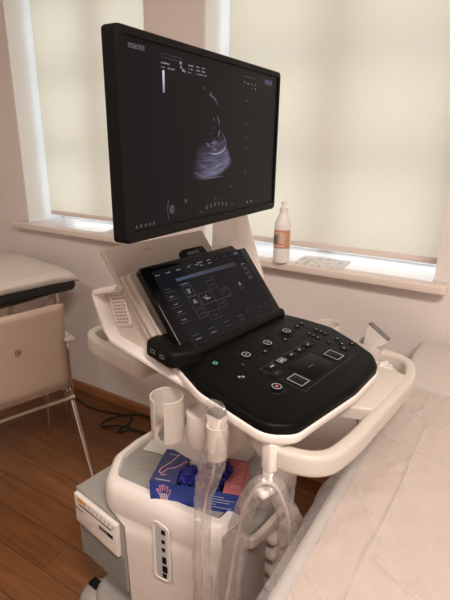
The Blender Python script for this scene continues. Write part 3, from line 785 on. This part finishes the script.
box(bm, -.015, .015, -.034, .036, -.02, .022, .007, 3, HF); box(bm, -.012, .012, -.066, -.028, .006, .02, .006, 3, HF); box(bm, -.012, .018, -.082, -.063, .0, .04, .006, 3, HF)
obj('cable_hook', bm, M['white'], um)
# --- holders
def cup(u, v, zt, r, h, a0, gap, name='probe_holder', m='beige'):
    bm = NEW(); t = .0045
    lathe(bm, [(r - t, zt - h * .9), (r - t, zt - .001), (r - t / 2, zt), (r, zt - .001), (r * .96, zt - h), (r * .6, zt - h), (r * .6, zt - h + .004), (r - t, zt - h * .9)], (u, v, 0), 32, a0 + gap / 2, a0 + 2 * PI - gap / 2)
    bmesh.ops.remove_doubles(bm, verts=bm.verts, dist=1e-6)
    # close the two slot edges
    ed = [e for e in bm.edges if e.is_boundary]
    if ed: bmesh.ops.holes_fill(bm, edges=ed, sides=0)
    o = obj(name, bm, M[m], um)
    return o
cup(-.03, -.035, .965, .039, .105, R(-75), R(38), 'bottle_holder', 'beige')
cup(.146, -.070, .984, .0215, .074, R(120), R(24))
cup(.077, .52, 1.0, .036, .09, R(20), R(60))
cup(.21, .507, .985, .036, .09, R(-120), R(15))
bm = NEW(); box(bm, .06, .22, .40, .47, .93, .95, .008); obj('holder_bracket', bm, M['cream'], um)
bm = NEW(); lathe(bm, [(0, .845), (.03, .845), (.034, .855), (.036, .93), (0, .93)], (.035, .01, 0), 24); obj('bracket_boss', bm, M['white'], um)
# --- monitor (turned square to the room)
MM = FI @ frame((-.49, .526, 1.348), (0, 1, 0), (0, 0, 1))
mw_, mh = .528, .302
bm = NEW()
fo = roundpoly([(0, 0), (mw_, 0), (mw_, mh), (0, mh)], .008, 5); fi_ = inset(fo, .0)
inn = [(.02, .0165), (mw_ - .009, .0165), (mw_ - .009, mh - .011), (.02, mh - .011)]
b = NEW()
io = resamp(inn, 96)
prism(bm, fo, -.03, -.004, 0, 3, MM, rb=.006)
# bezel ring
for q in ((0, .02, 0, mh), (mw_ - .009, mw_, 0, mh), (0, mw_, 0, .0165), (0, mw_, mh - .011, mh)):
    pass
bo = roundpoly([(0, 0), (mw_, 0), (mw_, mh), (0, mh)], .008, 5)
def four(q0, q1, h): return q0
oo = [(p.x, p.y) for p in resamp(bo, 160)]
# nearest point on the inner rectangle, moving corner to corner
def inner(p):
    x = min(max(p[0], .016), mw_ - .008); y = min(max(p[1], .0165), mh - .011)
    dx = (p[0] - mw_ / 2) / (mw_ / 2); dy = (p[1] - mh / 2) / (mh / 2)
    return (x, y)
ii = [inner(p) for p in oo]
loft(bm, [[MM @ Vector((p[0], p[1], -.004)) for p in oo], [MM @ Vector((p[0], p[1], -.0015)) for p in oo], [MM @ Vector((p.x, p.y, 0)) for p in inset(oo, .0015)], [MM @ Vector((p[0], p[1], 0)) for p in ii], [MM @ Vector((p[0], p[1], -.0045)) for p in ii]], False, False)
bmesh.ops.remove_doubles(bm, verts=bm.verts, dist=1e-5)
mo = obj('monitor', bm, M['black'], um)
bm = NEW(); box(bm, .012, mw_ - .006, .012, mh - .008, -.006, -.0035, mat=MM); obj('screen', bm, M['lcd'], mo)
SZ = -.0034
# rear bulge
bm = NEW(); box(bm, .12, .42, .05, .25, -.06, -.028, .012, 3, MM); obj('rear_cover', bm, M['black'], mo)
# scan fan
ap = Vector((.225, .255)); b = NEW(); uvl = b.loops.layers.uv.new('UVMap')
A0, A1, RM = R(-106), R(-55), .171
na, nr = 24, 20
vv = [[b.verts.new(MM @ Vector((ap.x + RM * (.02 + .98 * j / nr) * math.cos(A0 + (A1 - A0) * i / na), ap.y + RM * (.02 + .98 * j / nr) * math.sin(A0 + (A1 - A0) * i / na), SZ + .0002))) for j in range(nr + 1)] for i in range(na + 1)]
for i in range(na):
    for j in range(nr):
        f = b.faces.new((vv[i][j], vv[i + 1][j], vv[i + 1][j + 1], vv[i][j + 1]))
        for l, (p, q) in zip(f.loops, ((i, j), (i + 1, j), (i + 1, j + 1), (i, j + 1))): l[uvl].uv = (p / na, q / nr)
obj('scan_image', b, M['scan'], mo)
EB, ED = NEW(), NEW()
def echo(b, P, w):
    P = smooth_path([(x, y, 0) for x, y in P], 8); n = len(P); vs = []
    for i, p in enumerate(P):
        t = (P[min(i + 1, n - 1)] - P[max(i - 1, 0)]).normalized(); f = i / (n - 1)
        ww = w * (.25 + .75 * math.sin(PI * min(max(f, .02), .98))) * (1 + .5 * noise.noise(Vector((p.x * 300, p.y * 300, 0))))
        s_2 = Vector((-t.y, t.x, 0)) * ww
        vs.append((b.verts.new(MM @ Vector((p.x + s_2.x, p.y + s_2.y, SZ + .0005))), b.verts.new(MM @ Vector((p.x - s_2.x, p.y - s_2.y, SZ + .0005)))))
    for a, c in zip(vs, vs[1:]): b.faces.new((a[0], c[0], c[1], a[1]))
echo(ED, [(.2349, .2315), (.2483, .2293), (.2586, .2234), (.2658, .2154)], .0017)
echo(ED, [(.2626, .1979), (.2698, .1895), (.27, .1825)], .0018)
echo(ED, [(.2774, .1721), (.2888, .1614), (.2966, .1505), (.2931, .1412)], .0013)
echo(EB, [(.2956, .146), (.2925, .1405), (.2783, .1335), (.2566, .1305), (.2357, .1325)], .0017)
for P in ([(.2254, .15), (.2324, .1471), (.2424, .1431)], [(.2428, .1502), (.2528, .1502), (.2588, .153)], [(.2668, .1593), (.2703, .1683), (.273, .175)], [(.219, .2418), (.2229, .2418)], [(.238, .2357), (.244, .2330)], [(.25, .193), (.2532, .19)], [(.248, .141), (.256, .138), (.262, .14)]): echo(ED, P, .0022)
echo(ED, [(.2024, .112), (.2394, .1037), (.2828, .1039), (.3134, .1145)], .0010)
echo(ED, [(.1864, .1005), (.2122, .0922), (.2466, .0875), (.287, .0885)], .0014)
echo(ED, [(.2188, .1239), (.2533, .1178), (.2974, .1243)], .0009)
obj('bright_echo', EB, M['echob'], mo); obj('faint_echo', ED, M['echod'], mo)
obj('grey_scale', uvquad([MM @ Vector(p) for p in ((.103, .224, SZ), (.108, .224, SZ), (.108, .256, SZ), (.103, .256, SZ))], [(0, 0), (0, 1), (1, 1), (1, 0)]), M['greybar'], mo)
textmesh('brand_lettering', 'esaote', .0135, M['uilogo'], mo, MM @ T((.027, .276, SZ)))
tx, dm, bl_ = NEW(), NEW(), NEW()
def md(b, x, y, w, h): chars(b, x, y, w, h, SZ, MM)
rectline(dm, .101, .152, .2735, .279, .0006, .0003, SZ, mat=MM)
md(tx, .1, .2665, .022, .0032); md(tx, .1, .2605, .012, .0032); md(tx, .117, .2605, .018, .0032)
md(tx, .148, .272, .006, .004); md(tx, .15, .266, .004, .004); md(tx, .155, .262, .006, .004)
for x, ys in ((.172, (.272, .2665, .261)), (.196, (.2725, .267, .2615)), (.212, (.2725, .267, .2615))):
    for k, y in enumerate(ys): md(tx, x - (.012 if k == 2 and x < .18 else 0), y, (.016 if x < .18 else .01) + .004 * (k == 2), .003)
md(dm, .36, .277, .05, .003); md(tx, .365, .266, .003, .003); md(tx, .377, .265, .008, .003); md(tx, .397, .265, .003, .003); md(tx, .412, .265, .003, .003); md(tx, .398, .258, .005, .003); md(tx, .412, .258, .003, .003)
md(bl_, .455, .276, .035, .009)
for y in (.232, .187, .162, .14, .094): md(tx, .377, y, .002, .002)
md(tx, .317, .066, .008, .002)
# lower icons
for i, y in enumerate((0, .002, .0035, .0035, .002, 0)): md(dm, .226 + i * .0145, .033 + y, .006, .007); md(dm, .226 + i * .0145, .041 + y, .005, .0015)
md(tx, .26, .048, .007, .004); md(dm, .157, .052, .007, .006)
md(dm, .205, .027, .012, .003); md(dm, .32, .03, .012, .003)
ringmesh(dm, (.12, .041, SZ), .0075, .002, .0003, 16, mat=MM); md(dm, .115, .041, .008, .012)
tube(bl_, [MM @ Vector((.112 - .004 * math.cos(a), .041 + .016 * math.sin(a), SZ)) for a in [R(-80 + 16 * k) for k in range(11)]], .0008, 5)
for i in range(5): md(dm, .026 + i * .0105, .0235, .0045, .005)
md(tx, .39, .028, .004, .004); md(tx, .408, .028, .004, .004)
obj('screen_text', tx, M['uitext'], mo); obj('screen_icons', dm, M['uidim'], mo); obj('screen_highlight', bl_, M['uiblue'], mo)
# monitor support neck behind
bm = NEW()
def rot_ring(c, hx, hy, z): return rr(c[0], c[1], hx, hy, z, .02)
loft(bm, [rr(-.17, .40, .05, .085, 1.0, .02), rr(-.175, .40, .05, .075, 1.12, .02), rr(-.185, .39, .045, .055, 1.22, .02), rr(-.19, .37, .04, .03, 1.34, .02), rr(-.19, .30, .04, .03, 1.42, .02)])
bm2 = NEW(); sweep(bm, [(-.19, .33, 1.40), (-.12, .20, 1.46), (-.03, .06, 1.5)], [(-.02, -.03), (.02, -.03), (.02, .03), (-.02, .03)]); bm2.free()
obj('monitor_arm', bm, M['white'], um)

# ---------------------------------------------------------------- printer beside the cart
PR = FR @ T((-.315, -.05, .27))
pr = thing('thermal_printer', 'grey and white thermal printer with perforated grille hung beside the white cart', 'printer', PR)
# local: x along the front, y into the machine, z up
bm = NEW(); box(bm, -.115, .115, .0, .2, -.02, .235, .006, 3); obj('case', bm, M['grey'], pr)
pfm = frame((-.115, -.001, 0), (1, 0, 0), (0, 0, 1))
bm = NEW(); prism(bm, roundpoly([(.004, .115), (.208, .105), (.208, .222), (.004, .222)], .006, 4), -.001, .01, .005, 3, pfm); fp = obj('front_panel', bm, M['white'], pr)
bm = NEW(); box(bm, .026, .066, .203, .215, .0095, .0112, .002, mat=pfm); obj('power_button', bm, M['lamp'], fp)
bm = NEW(); box(bm, .03, .185, .189, .193, .0098, .0106, mat=pfm); obj('paper_slot', bm, M['black'], fp)
bm = NEW(); box(bm, .125, .19, .16, .174, .0098, .0108, .001, mat=pfm); b9 = obj('display_window', bm, M['dgrey'], fp)
bm = NEW(); box(bm, .165, .188, .162, .172, .0104, .0112, mat=pfm); obj('eject_button', bm, M['black'], fp)
bm = NEW()
for i in range(7): box(bm, .078 + i * .018, .088 + i * .018, .207, .209, .0098, .0103, mat=pfm); box(bm, .08 + i * .018, .086 + i * .018, .199, .2045, .0098, .0106, .001, mat=pfm)
obj('key_legend', bm, M['grey'], fp)
textmesh('maker_lettering', 'SONY', .016, M['ink'], fp, pfm @ T((.008, .166, .0101)), .0004)
bm = NEW()
for i in range(17):
    for j in range(11):
        if (i + j) % 1 == 0: box(bm, .012 + i * .0125, .020 + i * .0125, -.008 + j * .0108, -.0025 + j * .0108, -.0015, .0008, mat=pfm)
obj('grille', bm, M['grilled'], pr)

# ---------------------------------------------------------------- glove box on the tray
def onl(u, v, z): return FR @ Vector((u, v, z))
P0 = onl(-.120, -.02, .6145); P1 = onl(.085, .085, .6145)
GX = (P1 - P0).normalized(); GZ = Vector((0, 0, 1)); GY = GZ.cross(GX)
GM = frame(P0, GX, GY)
gl, gw, gh = .238, .134, .06
gb = thing('glove_box', 'open blue and pink cardboard box of disposable gloves on the cart tray', 'box', GM)
bm = NEW(); t = .0012
box(bm, 0, gl, 0, gw, 0, t); box(bm, 0, gl, 0, t, 0, gh); box(bm, 0, gl, gw - t, gw, 0, gh); box(bm, 0, t, 0, gw, 0, gh); box(bm, gl - t, gl, 0, gw, 0, gh)
car = obj('carton', bm, M['blue'], gb)
bm = NEW(); pz = gh + .0004
q = [Vector(p) for p in ((0, 0), (.07, 0), (.064, .05), (.076, .08), (.07, .1), (.12, .108), (.17, .104), (.178, gw), (0, gw))]
prism(bm, q, gh - .0008, pz); topf = obj('top_flap', bm, M['navy'], gb)
bm = NEW()
q = [Vector(p) for p in ((.192, 0), (gl, 0), (gl, gw), (.18, gw), (.176, .1), (.19, .06))]
prism(bm, q, gh - .0008, pz); pk = obj('pink_flap', bm, M['pink'], gb); pk['label'] = 'pink printed end flap'
bm = NEW(); box(bm, gl, gl + .0006, 0, gw, .004, gh - .002); obj('end_print', bm, M['pink'], gb)
textmesh('lettering', 'NITRILE', .03, M['pinkink'], pk, T((.221, .124, pz)) @ Matrix.Rotation(-PI / 2, 4, 'Z') @ T((0, -.012, 0)) )
# hand outlines
hand = [(.3, 0), (.25, .3), (.06, .62), (.12, .68), (.3, .5), (.24, .92), (.32, .95), (.4, .58), (.42, 1.02), (.5, 1.02), (.52, .58), (.62, .96), (.7, .93), (.64, .52), (.8, .74), (.87, .7), (.74, .38), (.66, .15), (.68, 0), (.3, 0)]
FFm = frame((0, 0, 0), (1, 0, 0), (0, 0, 1))
bm = NEW(); tube(bm, [FFm @ Vector((.014 + x * .05, .008 + y * .046, .0002)) for x, y in hand], .0011, 6); obj('hand_print', bm, M['pinkink'], car)
bm = NEW(); prism(bm, [Vector((.014 + x * .05, .008 + y * .046)) for x, y in ((.32, .04), (.66, .04), (.66, .42), (.28, .42))], -.001, .0004, mat=FFm); obj('palm_print', bm, M['whiteink'], car)
bm = NEW(); TM = T((0, 0, pz))
tube(bm, [TM @ Vector(p) for p in ((.045, .118, 0), (.03, .08, 0), (.012, .05, 0), (.012, .035, 0), (.022, .036, 0), (.032, .055, 0), (.045, .06, 0), (.06, .075, 0), (.072, .095, 0))], .0012, 6)
tube(bm, [TM @ Vector(p) for p in ((.018, .03, 0), (.026, .026, 0), (.034, .032, 0))], .001, 6)
obj('hand_print', bm, M['pinkink'], topf)
bm = NEW()
for x, y, w in ((.014, .112, .03), (.06, .118, .05), (.06, .11, .04), (.012, .008, .04), (.1, .12, .06), (.11, .113, .05)): box(bm, x, x + w, y, y + .003, pz - .0002, pz + .0003)
obj('small_print', bm, M['whiteink'], topf)
bm = NEW()
for k, (x, w) in enumerate([(.145, .05), (.145, .078), (.145, .066), (.145, .03), (.165, .05)]): box(bm, x, x + w, .044 - k * .008, .0458 - k * .008, 0, .0006, mat=FFm)
obj('small_print', bm, M['whiteink'], car)
bm = NEW(); box(bm, .003, gl - .003, .003, gw - .003, .0015, .004); obj('carton_floor', bm, M['cardin'], car)
# gloves: crumpled nitrile, each with finger lobes
def glove(c, s, seed, label, flat=.6):
    rnd = random.Random(seed); bm = NEW()
    b = NEW(); bmesh.ops.create_icosphere(b, subdivisions=5, radius=1)
    for v in b.verts:
        n = v.co.normalized(); d = 1 + .3 * noise.noise(n * 2.1 + Vector((seed, 0, 0))) + .55 * abs(noise.noise(n * 3.6 + Vector((0, seed, 0)))) - .3 * abs(noise.noise(n * 8)) + .1 * noise.noise(n * 16)
        v.co = Vector((n.x * s[0], n.y * s[1], n.z * s[2])) * d
    merge(bm, b, T(c))
    for k in range(4):      # limp, flattened fingers
        a = rnd.uniform(0, 2 * PI); p = Vector(c) + Vector((math.cos(a) * s[0] * .7, math.sin(a) * s[1] * .6, s[2] * .35))
        q = p + Vector((math.cos(a) * .012, math.sin(a) * .009, rnd.uniform(.002, .008))); e = q + Vector((math.cos(a + 1.2) * .014, math.sin(a + 1.2) * .01, rnd.uniform(-.012, .0)))
        tube(bm, smooth_path([p, q, e], 5), lambda t: .0065 * (1 - .5 * t) * (1 + .3 * math.sin(t * 21)), 9)
    o = obj('disposable_glove', bm, M['glove'], None, GM, 50); tag(o, label, 'glove', 'gloves in the box')
    return o
glove((.158, .068, .056), (.038, .042, .032), 3, 'crumpled dark blue glove pulled up beside the pink flap of the box')
glove((.090, .052, .046), (.024, .03, .018), 8, 'crumpled dark blue glove lower in the box by the navy flap')

b = NEW(); bmesh.ops.create_icosphere(b, subdivisions=4, radius=1)
for v in b.verts:
    n = v.co.normalized(); d = 1 + .5 * noise.noise(n * 2.4 + Vector((4, 1, 0))) + .25 * noise.noise(n * 6)
    v.co = Vector((n.x * .024 * d, n.y * .03 * d, max(-.012, n.z * .016 * d)))
o = obj('crumpled_item', b, M['paper'], None, FR @ T((.27, .468, .9375)), 40); tag(o, 'small pale crumpled item lying in the pocket of the front handle', 'tissue')  # pale crumpled piece of unidentified material
# ---------------------------------------------------------------- card on the tray
bm = NEW(); box(bm, -.05, .05, -.03, .03, 0, .0015); o = obj('paper_slip', bm, M['paper'], None, FR @ T((-.255, .15, .6145)) @ Matrix.Rotation(R(20), 4, 'Z')); tag(o, 'white paper slip lying on the tray under the empty holder', 'paper')

# ---------------------------------------------------------------- probes, cables and sleeves
PL = FR @ T((.146, -.071, .926)) @ Matrix.Scale(.88, 4)
p1 = thing('ultrasound_probe', 'cream ultrasound probe with grey tip standing in the left holder inside a clear sleeve', 'probe', PL)
bm = NEW()
loft(bm, [rr(0, 0, .010, .010, 0, .004), rr(0, 0, .014, .013, .03, .006), rr(0, 0, .018, .015, .07, .006), rr(0, 0, .02, .016, .092, .005)]); obj('body', bm, M['white'], p1)
bm = NEW(); loft(bm, [rr(0, 0, .0195, .0155, .0925, .005), rr(0, 0, .017, .012, .099, .004)]); obj('lens', bm, M['dgrey'], p1)
bm = NEW(); tube(bm, smooth_path([(0, 0, 0), (-.01, -.002, -.08), (-.06, .032, -.19), (-.045, .0, -.31), (-.025, -.012, -.42), (-.04, -.01, -.6)], 8), .0035, 8); obj('cable', bm, M['greycable'], p1)
PRt = FR @ T((.196, .507, .936))
p2 = thing('ultrasound_probe', 'white wide-headed ultrasound probe leaning in the right holder by the wall', 'probe', PRt)
PT = Matrix.Rotation(R(24), 4, 'Y') @ Matrix.Rotation(R(8), 4, 'X') @ Matrix.Rotation(R(80), 4, 'Z')
bm = NEW()
def rm(hx, hy, z, r): return [PT @ Vector(p) for p in rr(0, 0, hx, hy, z, r)]
loft(bm, [rm(.009, .009, -.02, .004), rm(.013, .014, .03, .006), rm(.014, .02, .055, .006), rm(.011, .030, .075, .006), rm(.010, .034, .085, .006), rm(.009, .0355, .1, .005)]); obj('body', bm, M['white'], p2)
bm = NEW(); loft(bm, [rm(.0085, .0355, .1002, .005), rm(.007, .034, .1035, .004)]); obj('lens', bm, M['dgrey'], p2)
bm = NEW(); tube(bm, smooth_path([(0, 0, -.02), (.0, .0, -.12), (.01, -.01, -.3), (-.02, -.05, -.5)], 8), .0035, 8); obj('cable', bm, M['greycable'], p2)

def sleeve(path, rad, seed, name, label, mw, flat=.55, n=28, amp=.3):
    bm = NEW(); P = smooth_path(path, 14); rings = []; up = None; N = len(P)
    for i, p in enumerate(P):
        t = (P[min(i + 1, N - 1)] - P[max(i - 1, 0)]).normalized()
        if up is None: up = Vector((0, 1, 0)) if abs(t.y) < .9 else Vector((1, 0, 0))
        s = t.cross(up).normalized(); up = s.cross(t).normalized()
        f = i / (N - 1); r0 = rad(f); rg = []
        for k in range(n):
            a = 2 * PI * k / n + .5 * math.sin(f * 5 + seed)
            w = 1 + amp * noise.noise(Vector((math.cos(a) * 2.0, math.sin(a) * 2.0 + seed, f * 9))) + .16 * noise.noise(Vector((math.cos(a) * 5, math.sin(a) * 5 + seed, f * 26)))
            rg.append(p + s * r0 * w * math.cos(a) + up * r0 * w * flat * math.sin(a))
        rings.append(rg)
    loft(bm, rings, False, False)
    o = obj(name, bm, M['sleeve'], None, mw, 80); tag(o, label, 'plastic sleeve', 'clear probe sleeves'); return o
sleeve([(-.004, 0, .118), (0, 0, .06), (0, -.004, 0), (-.02, .0, -.08), (-.066, .03, -.19), (-.045, -.0, -.31), (-.03, -.012, -.42), (-.04, -.01, -.6)],
       lambda f: .023 + .006 * min(1, f * 3) + .004 * math.sin(f * 7), 2.3, 'probe_sleeve', 'clear plastic sleeve over the probe in the left holder, hanging down past the glove box', PL)
HK = FR @ T((.258, -.05, .892))
lp = [(-.093, -.018, -.425), (-.085, -.008, -.335), (-.077, -.004, -.245), (-.065, -.003, -.155), (-.046, -.008, -.075), (-.019, -.008, -.012), (.0, .0, .002), (.013, .014, -.018), (.024, .034, -.08), (.025, .052, -.155), (.02, .062, -.235), (.017, .064, -.325), (.018, .055, -.405)]
sleeve(lp, lambda f: .012 + .018 * min(1, abs(f - .48) * 3.2), 5.1, 'probe_sleeve', 'clear plastic sleeve with a cable looped over the white hook of the front handle', HK, .6)
bm = NEW(); tube(bm, smooth_path([Vector(p) * 1.0 for p in lp], 10), .0042, 8); o = obj('probe_cable', bm, M['greycable'], None, HK); tag(o, 'pale probe cable inside the clear sleeve looped over the white hook', 'cable')

# ---------------------------------------------------------------- exam table on the right
BM = T((-.234, 0, 0)) @ Matrix.Rotation(R(-1.4), 4, 'Z')
ex = thing('exam_table', 'beige padded examination table along the right edge, covered with plastic film', 'exam table', BM)
BW, Y0, Y1, BZ = .68, -.35, 1.735, .825
bm = NEW(); box(bm, .003, BW, Y0, Y1, BZ - .1, BZ, .022, 4); obj('mattress', bm, M['vinyl'], ex)
bm = NEW(); box(bm, .03, BW - .03, Y0 + .03, Y1 - .03, BZ - .15, BZ - .1, .006); obj('frame', bm, M['white'], ex)
for x, y in ((.1, Y0 + .3), (BW - .1, Y0 + .3), (.1, Y1 - .12), (BW - .1, Y1 - .12)):
    bm = NEW(); box(bm, x - .025, x + .025, y - .025, y + .025, 0, BZ - .15, .004); obj('leg', bm, M['white'], ex)
def hz(x, y, s=1):
    return s * (.004 * noise.noise(Vector((x * 9, y * 7, 3))) + .0022 * noise.noise(Vector((x * 30, y * 22, 9))))
# pad
bm = NEW(); g = []
nx, ny = 60, 110
for i in range(nx + 1):
    row = []
    for j in range(ny + 1):
        x = .035 + .6 * i / nx; y = Y0 + .02 + (1.30 - Y0) * j / ny
        row.append(bm.verts.new((x, y, BZ + .0045 + .5 * max(-.003, hz(x, y)))))
    g.append(row)
for i in range(nx):
    for j in range(ny): bm.faces.new((g[i][j], g[i + 1][j], g[i + 1][j + 1], g[i][j + 1]))
o = obj('absorbent_pad', bm, M['pad'], None, BM, 60); tag(o, 'pinkish beige absorbent pad lying under the clear film on the exam table', 'pad')
# film
creases = [((.135, 1.14), (.112, .42), .004, .006), ((.13, .66), (.42, .52), .005, .006), ((.02, 1.2), (.3, 1.1), .006, .01), ((.0, 1.05), (.2, .98), .003, .008), ((.115, 1.28), (.09, 1.12), .004, .006), ((.2, .52), (.19, .40), .004, .006), ((.04, .58), (.12, .5), .004, .005), ((.24, 1.24), (.36, .98), .005, .01), ((.26, .9), (.5, .75), .005, .008), ((.05, .82), (.13, .70), .003, .006)]
def crease(x, y):
    h = 0
    for (a, b, hh, ww) in creases:
        ax, ay = a; bx, by = b; dx, dy = bx - ax, by - ay; t = max(0, min(1, ((x - ax) * dx + (y - ay) * dy) / (dx * dx + dy * dy)))
        d = math.hypot(x - ax - t * dx + .0025 * math.sin(t * 11), y - ay - t * dy); h = max(h, 1.1 * hh * math.exp(-(d / (ww * .6)) ** 2))
    return h
bm = NEW(); g = []
nx, ny = 190, 300; xs0, xs1 = -.16, .66; yf1 = 1.335
for i in range(nx + 1):
    row = []
    for j in range(ny + 1):
        s = xs0 + (xs1 - xs0) * i / nx; y = Y0 + (yf1 - Y0) * j / ny
        hang = .16 * max(0., min(1., (y - .62) / .25)) * (1 if y < 1.26 else max(0, 1 - (y - 1.26) / .1))
        if s >= -.002:
            x = s; zz = BZ + .0085 + hz(x, y) + crease(x, y)
            ed = min(1, (s + .002) / .02); zz = BZ + .002 * 1 + (zz - BZ - .002) * ed
        else:
            k = (-s) / .16 * hang
            x = -.004 - .028 * math.sin(min(1, k / .08) * PI / 2) * (1 if hang else 0) - .02 * noise.noise(Vector((y * 14, k * 10, 2))) * min(1, k / .05)
            zz = BZ + .002 - k * 1.0
        yy = y + (.012 * noise.noise(Vector((s * 8, 0, 0))) if j == ny else 0)
        row.append(bm.verts.new((x, yy, zz)))
    g.append(row)
for i in range(nx):
    for j in range(ny):
        f = (g[i][j], g[i + 1][j], g[i + 1][j + 1], g[i][j + 1])
        bm.faces.new(f)
bmesh.ops.remove_doubles(bm, verts=bm.verts, dist=1e-5)
o = obj('plastic_film', bm, M['film'], None, BM, 80)
fa = o.data.attributes.new('fold', 'FLOAT', 'POINT')
fa.data.foreach_set('value', [min(1, (crease(v.co.x, v.co.y) / .006) + .5 * max(0, 1 - abs(v.co.x - .036 + .004 * noise.noise(Vector((v.co.y * 9, 0, 0)))) / .004)) for v in o.data.vertices]); tag(o, 'creased clear plastic film spread over the exam table and hanging off its left edge', 'plastic sheet')

# ---------------------------------------------------------------- light
wd = bpy.data.worlds.new('sky'); scn.world = wd; wd.use_nodes = True
t = wd.node_tree; bg = t.nodes['Background']
tc = t.nodes.new('ShaderNodeTexCoord'); sp = t.nodes.new('ShaderNodeSeparateXYZ'); r = t.nodes.new('ShaderNodeValToRGB')
mr = t.nodes.new('ShaderNodeMapRange'); mr.inputs['From Min'].default_value = -1; mr.inputs['From Max'].default_value = 1
t.links.new(tc.outputs['Generated'], sp.inputs[0]); t.links.new(sp.outputs['Z'], mr.inputs['Value']); t.links.new(mr.outputs[0], r.inputs['Fac'])
e = r.color_ramp.elements
e[0].position = .0; e[0].color = (.6, .78, .86, 1); e[1].position = 1; e[1].color = (.58, .8, 1, 1)
x = e.new(.46); x.color = (.66, .8, .86, 1); x = e.new(.52); x.color = (.85, .93, .95, 1)
t.links.new(r.outputs[0], bg.inputs['Color']); bg.inputs['Strength'].default_value = 2.7

def area_light(name, loc, rot, sx, sy, p, c):
    l = bpy.data.lights.new(name, 'AREA'); l.shape = 'RECTANGLE'; l.size = sx; l.size_y = sy; l.energy = p; l.color = c
    o = bpy.data.objects.new(name, l); COL.objects.link(o); o.location = loc; o.rotation_euler = rot; return o
area_light('fill_light_rear', (-1.3, -.9, 2.85), (0, 0, 0), 1.0, .4, 22, (1, .88, .79))  # unseen lamp added as fill to lift the darker walls
area_light('ceiling_lamp', (.75, -.3, 2.85), (0, 0, 0), 1.0, .4, 76, (1, .89, .81))

# ---------------------------------------------------------------- camera
cam = bpy.data.cameras.new('camera'); co = bpy.data.objects.new('camera', cam); COL.objects.link(co)
pitch, roll, yaw = R(18.745), R(.915), R(59.242)
fh_ = Vector((-math.cos(yaw), math.sin(yaw), 0)); rt = Vector((fh_.y, -fh_.x, 0)); upv = Vector((0, 0, 1))
F = fh_ * math.cos(pitch) - upv * math.sin(pitch); U = fh_ * math.sin(pitch) + upv * math.cos(pitch)
Rv = rt * math.cos(roll) + U * math.sin(roll); Uv = U * math.cos(roll) - rt * math.sin(roll)
m = Matrix.Identity(4)
for i in range(3): m[i][0], m[i][1], m[i][2] = Rv[i], Uv[i], -F[i]
m[2][3] = 1.5
co.matrix_world = m
cam.sensor_fit = 'VERTICAL'; cam.sensor_height = 36; cam.lens = 465 * 36 / 600; cam.clip_start = .02
scn.camera = co
vs = scn.view_settings; vs.view_transform = 'Standard'; vs.look = 'None'; vs.gamma = 1; vs.exposure = 0.0; vs.use_curve_mapping = False
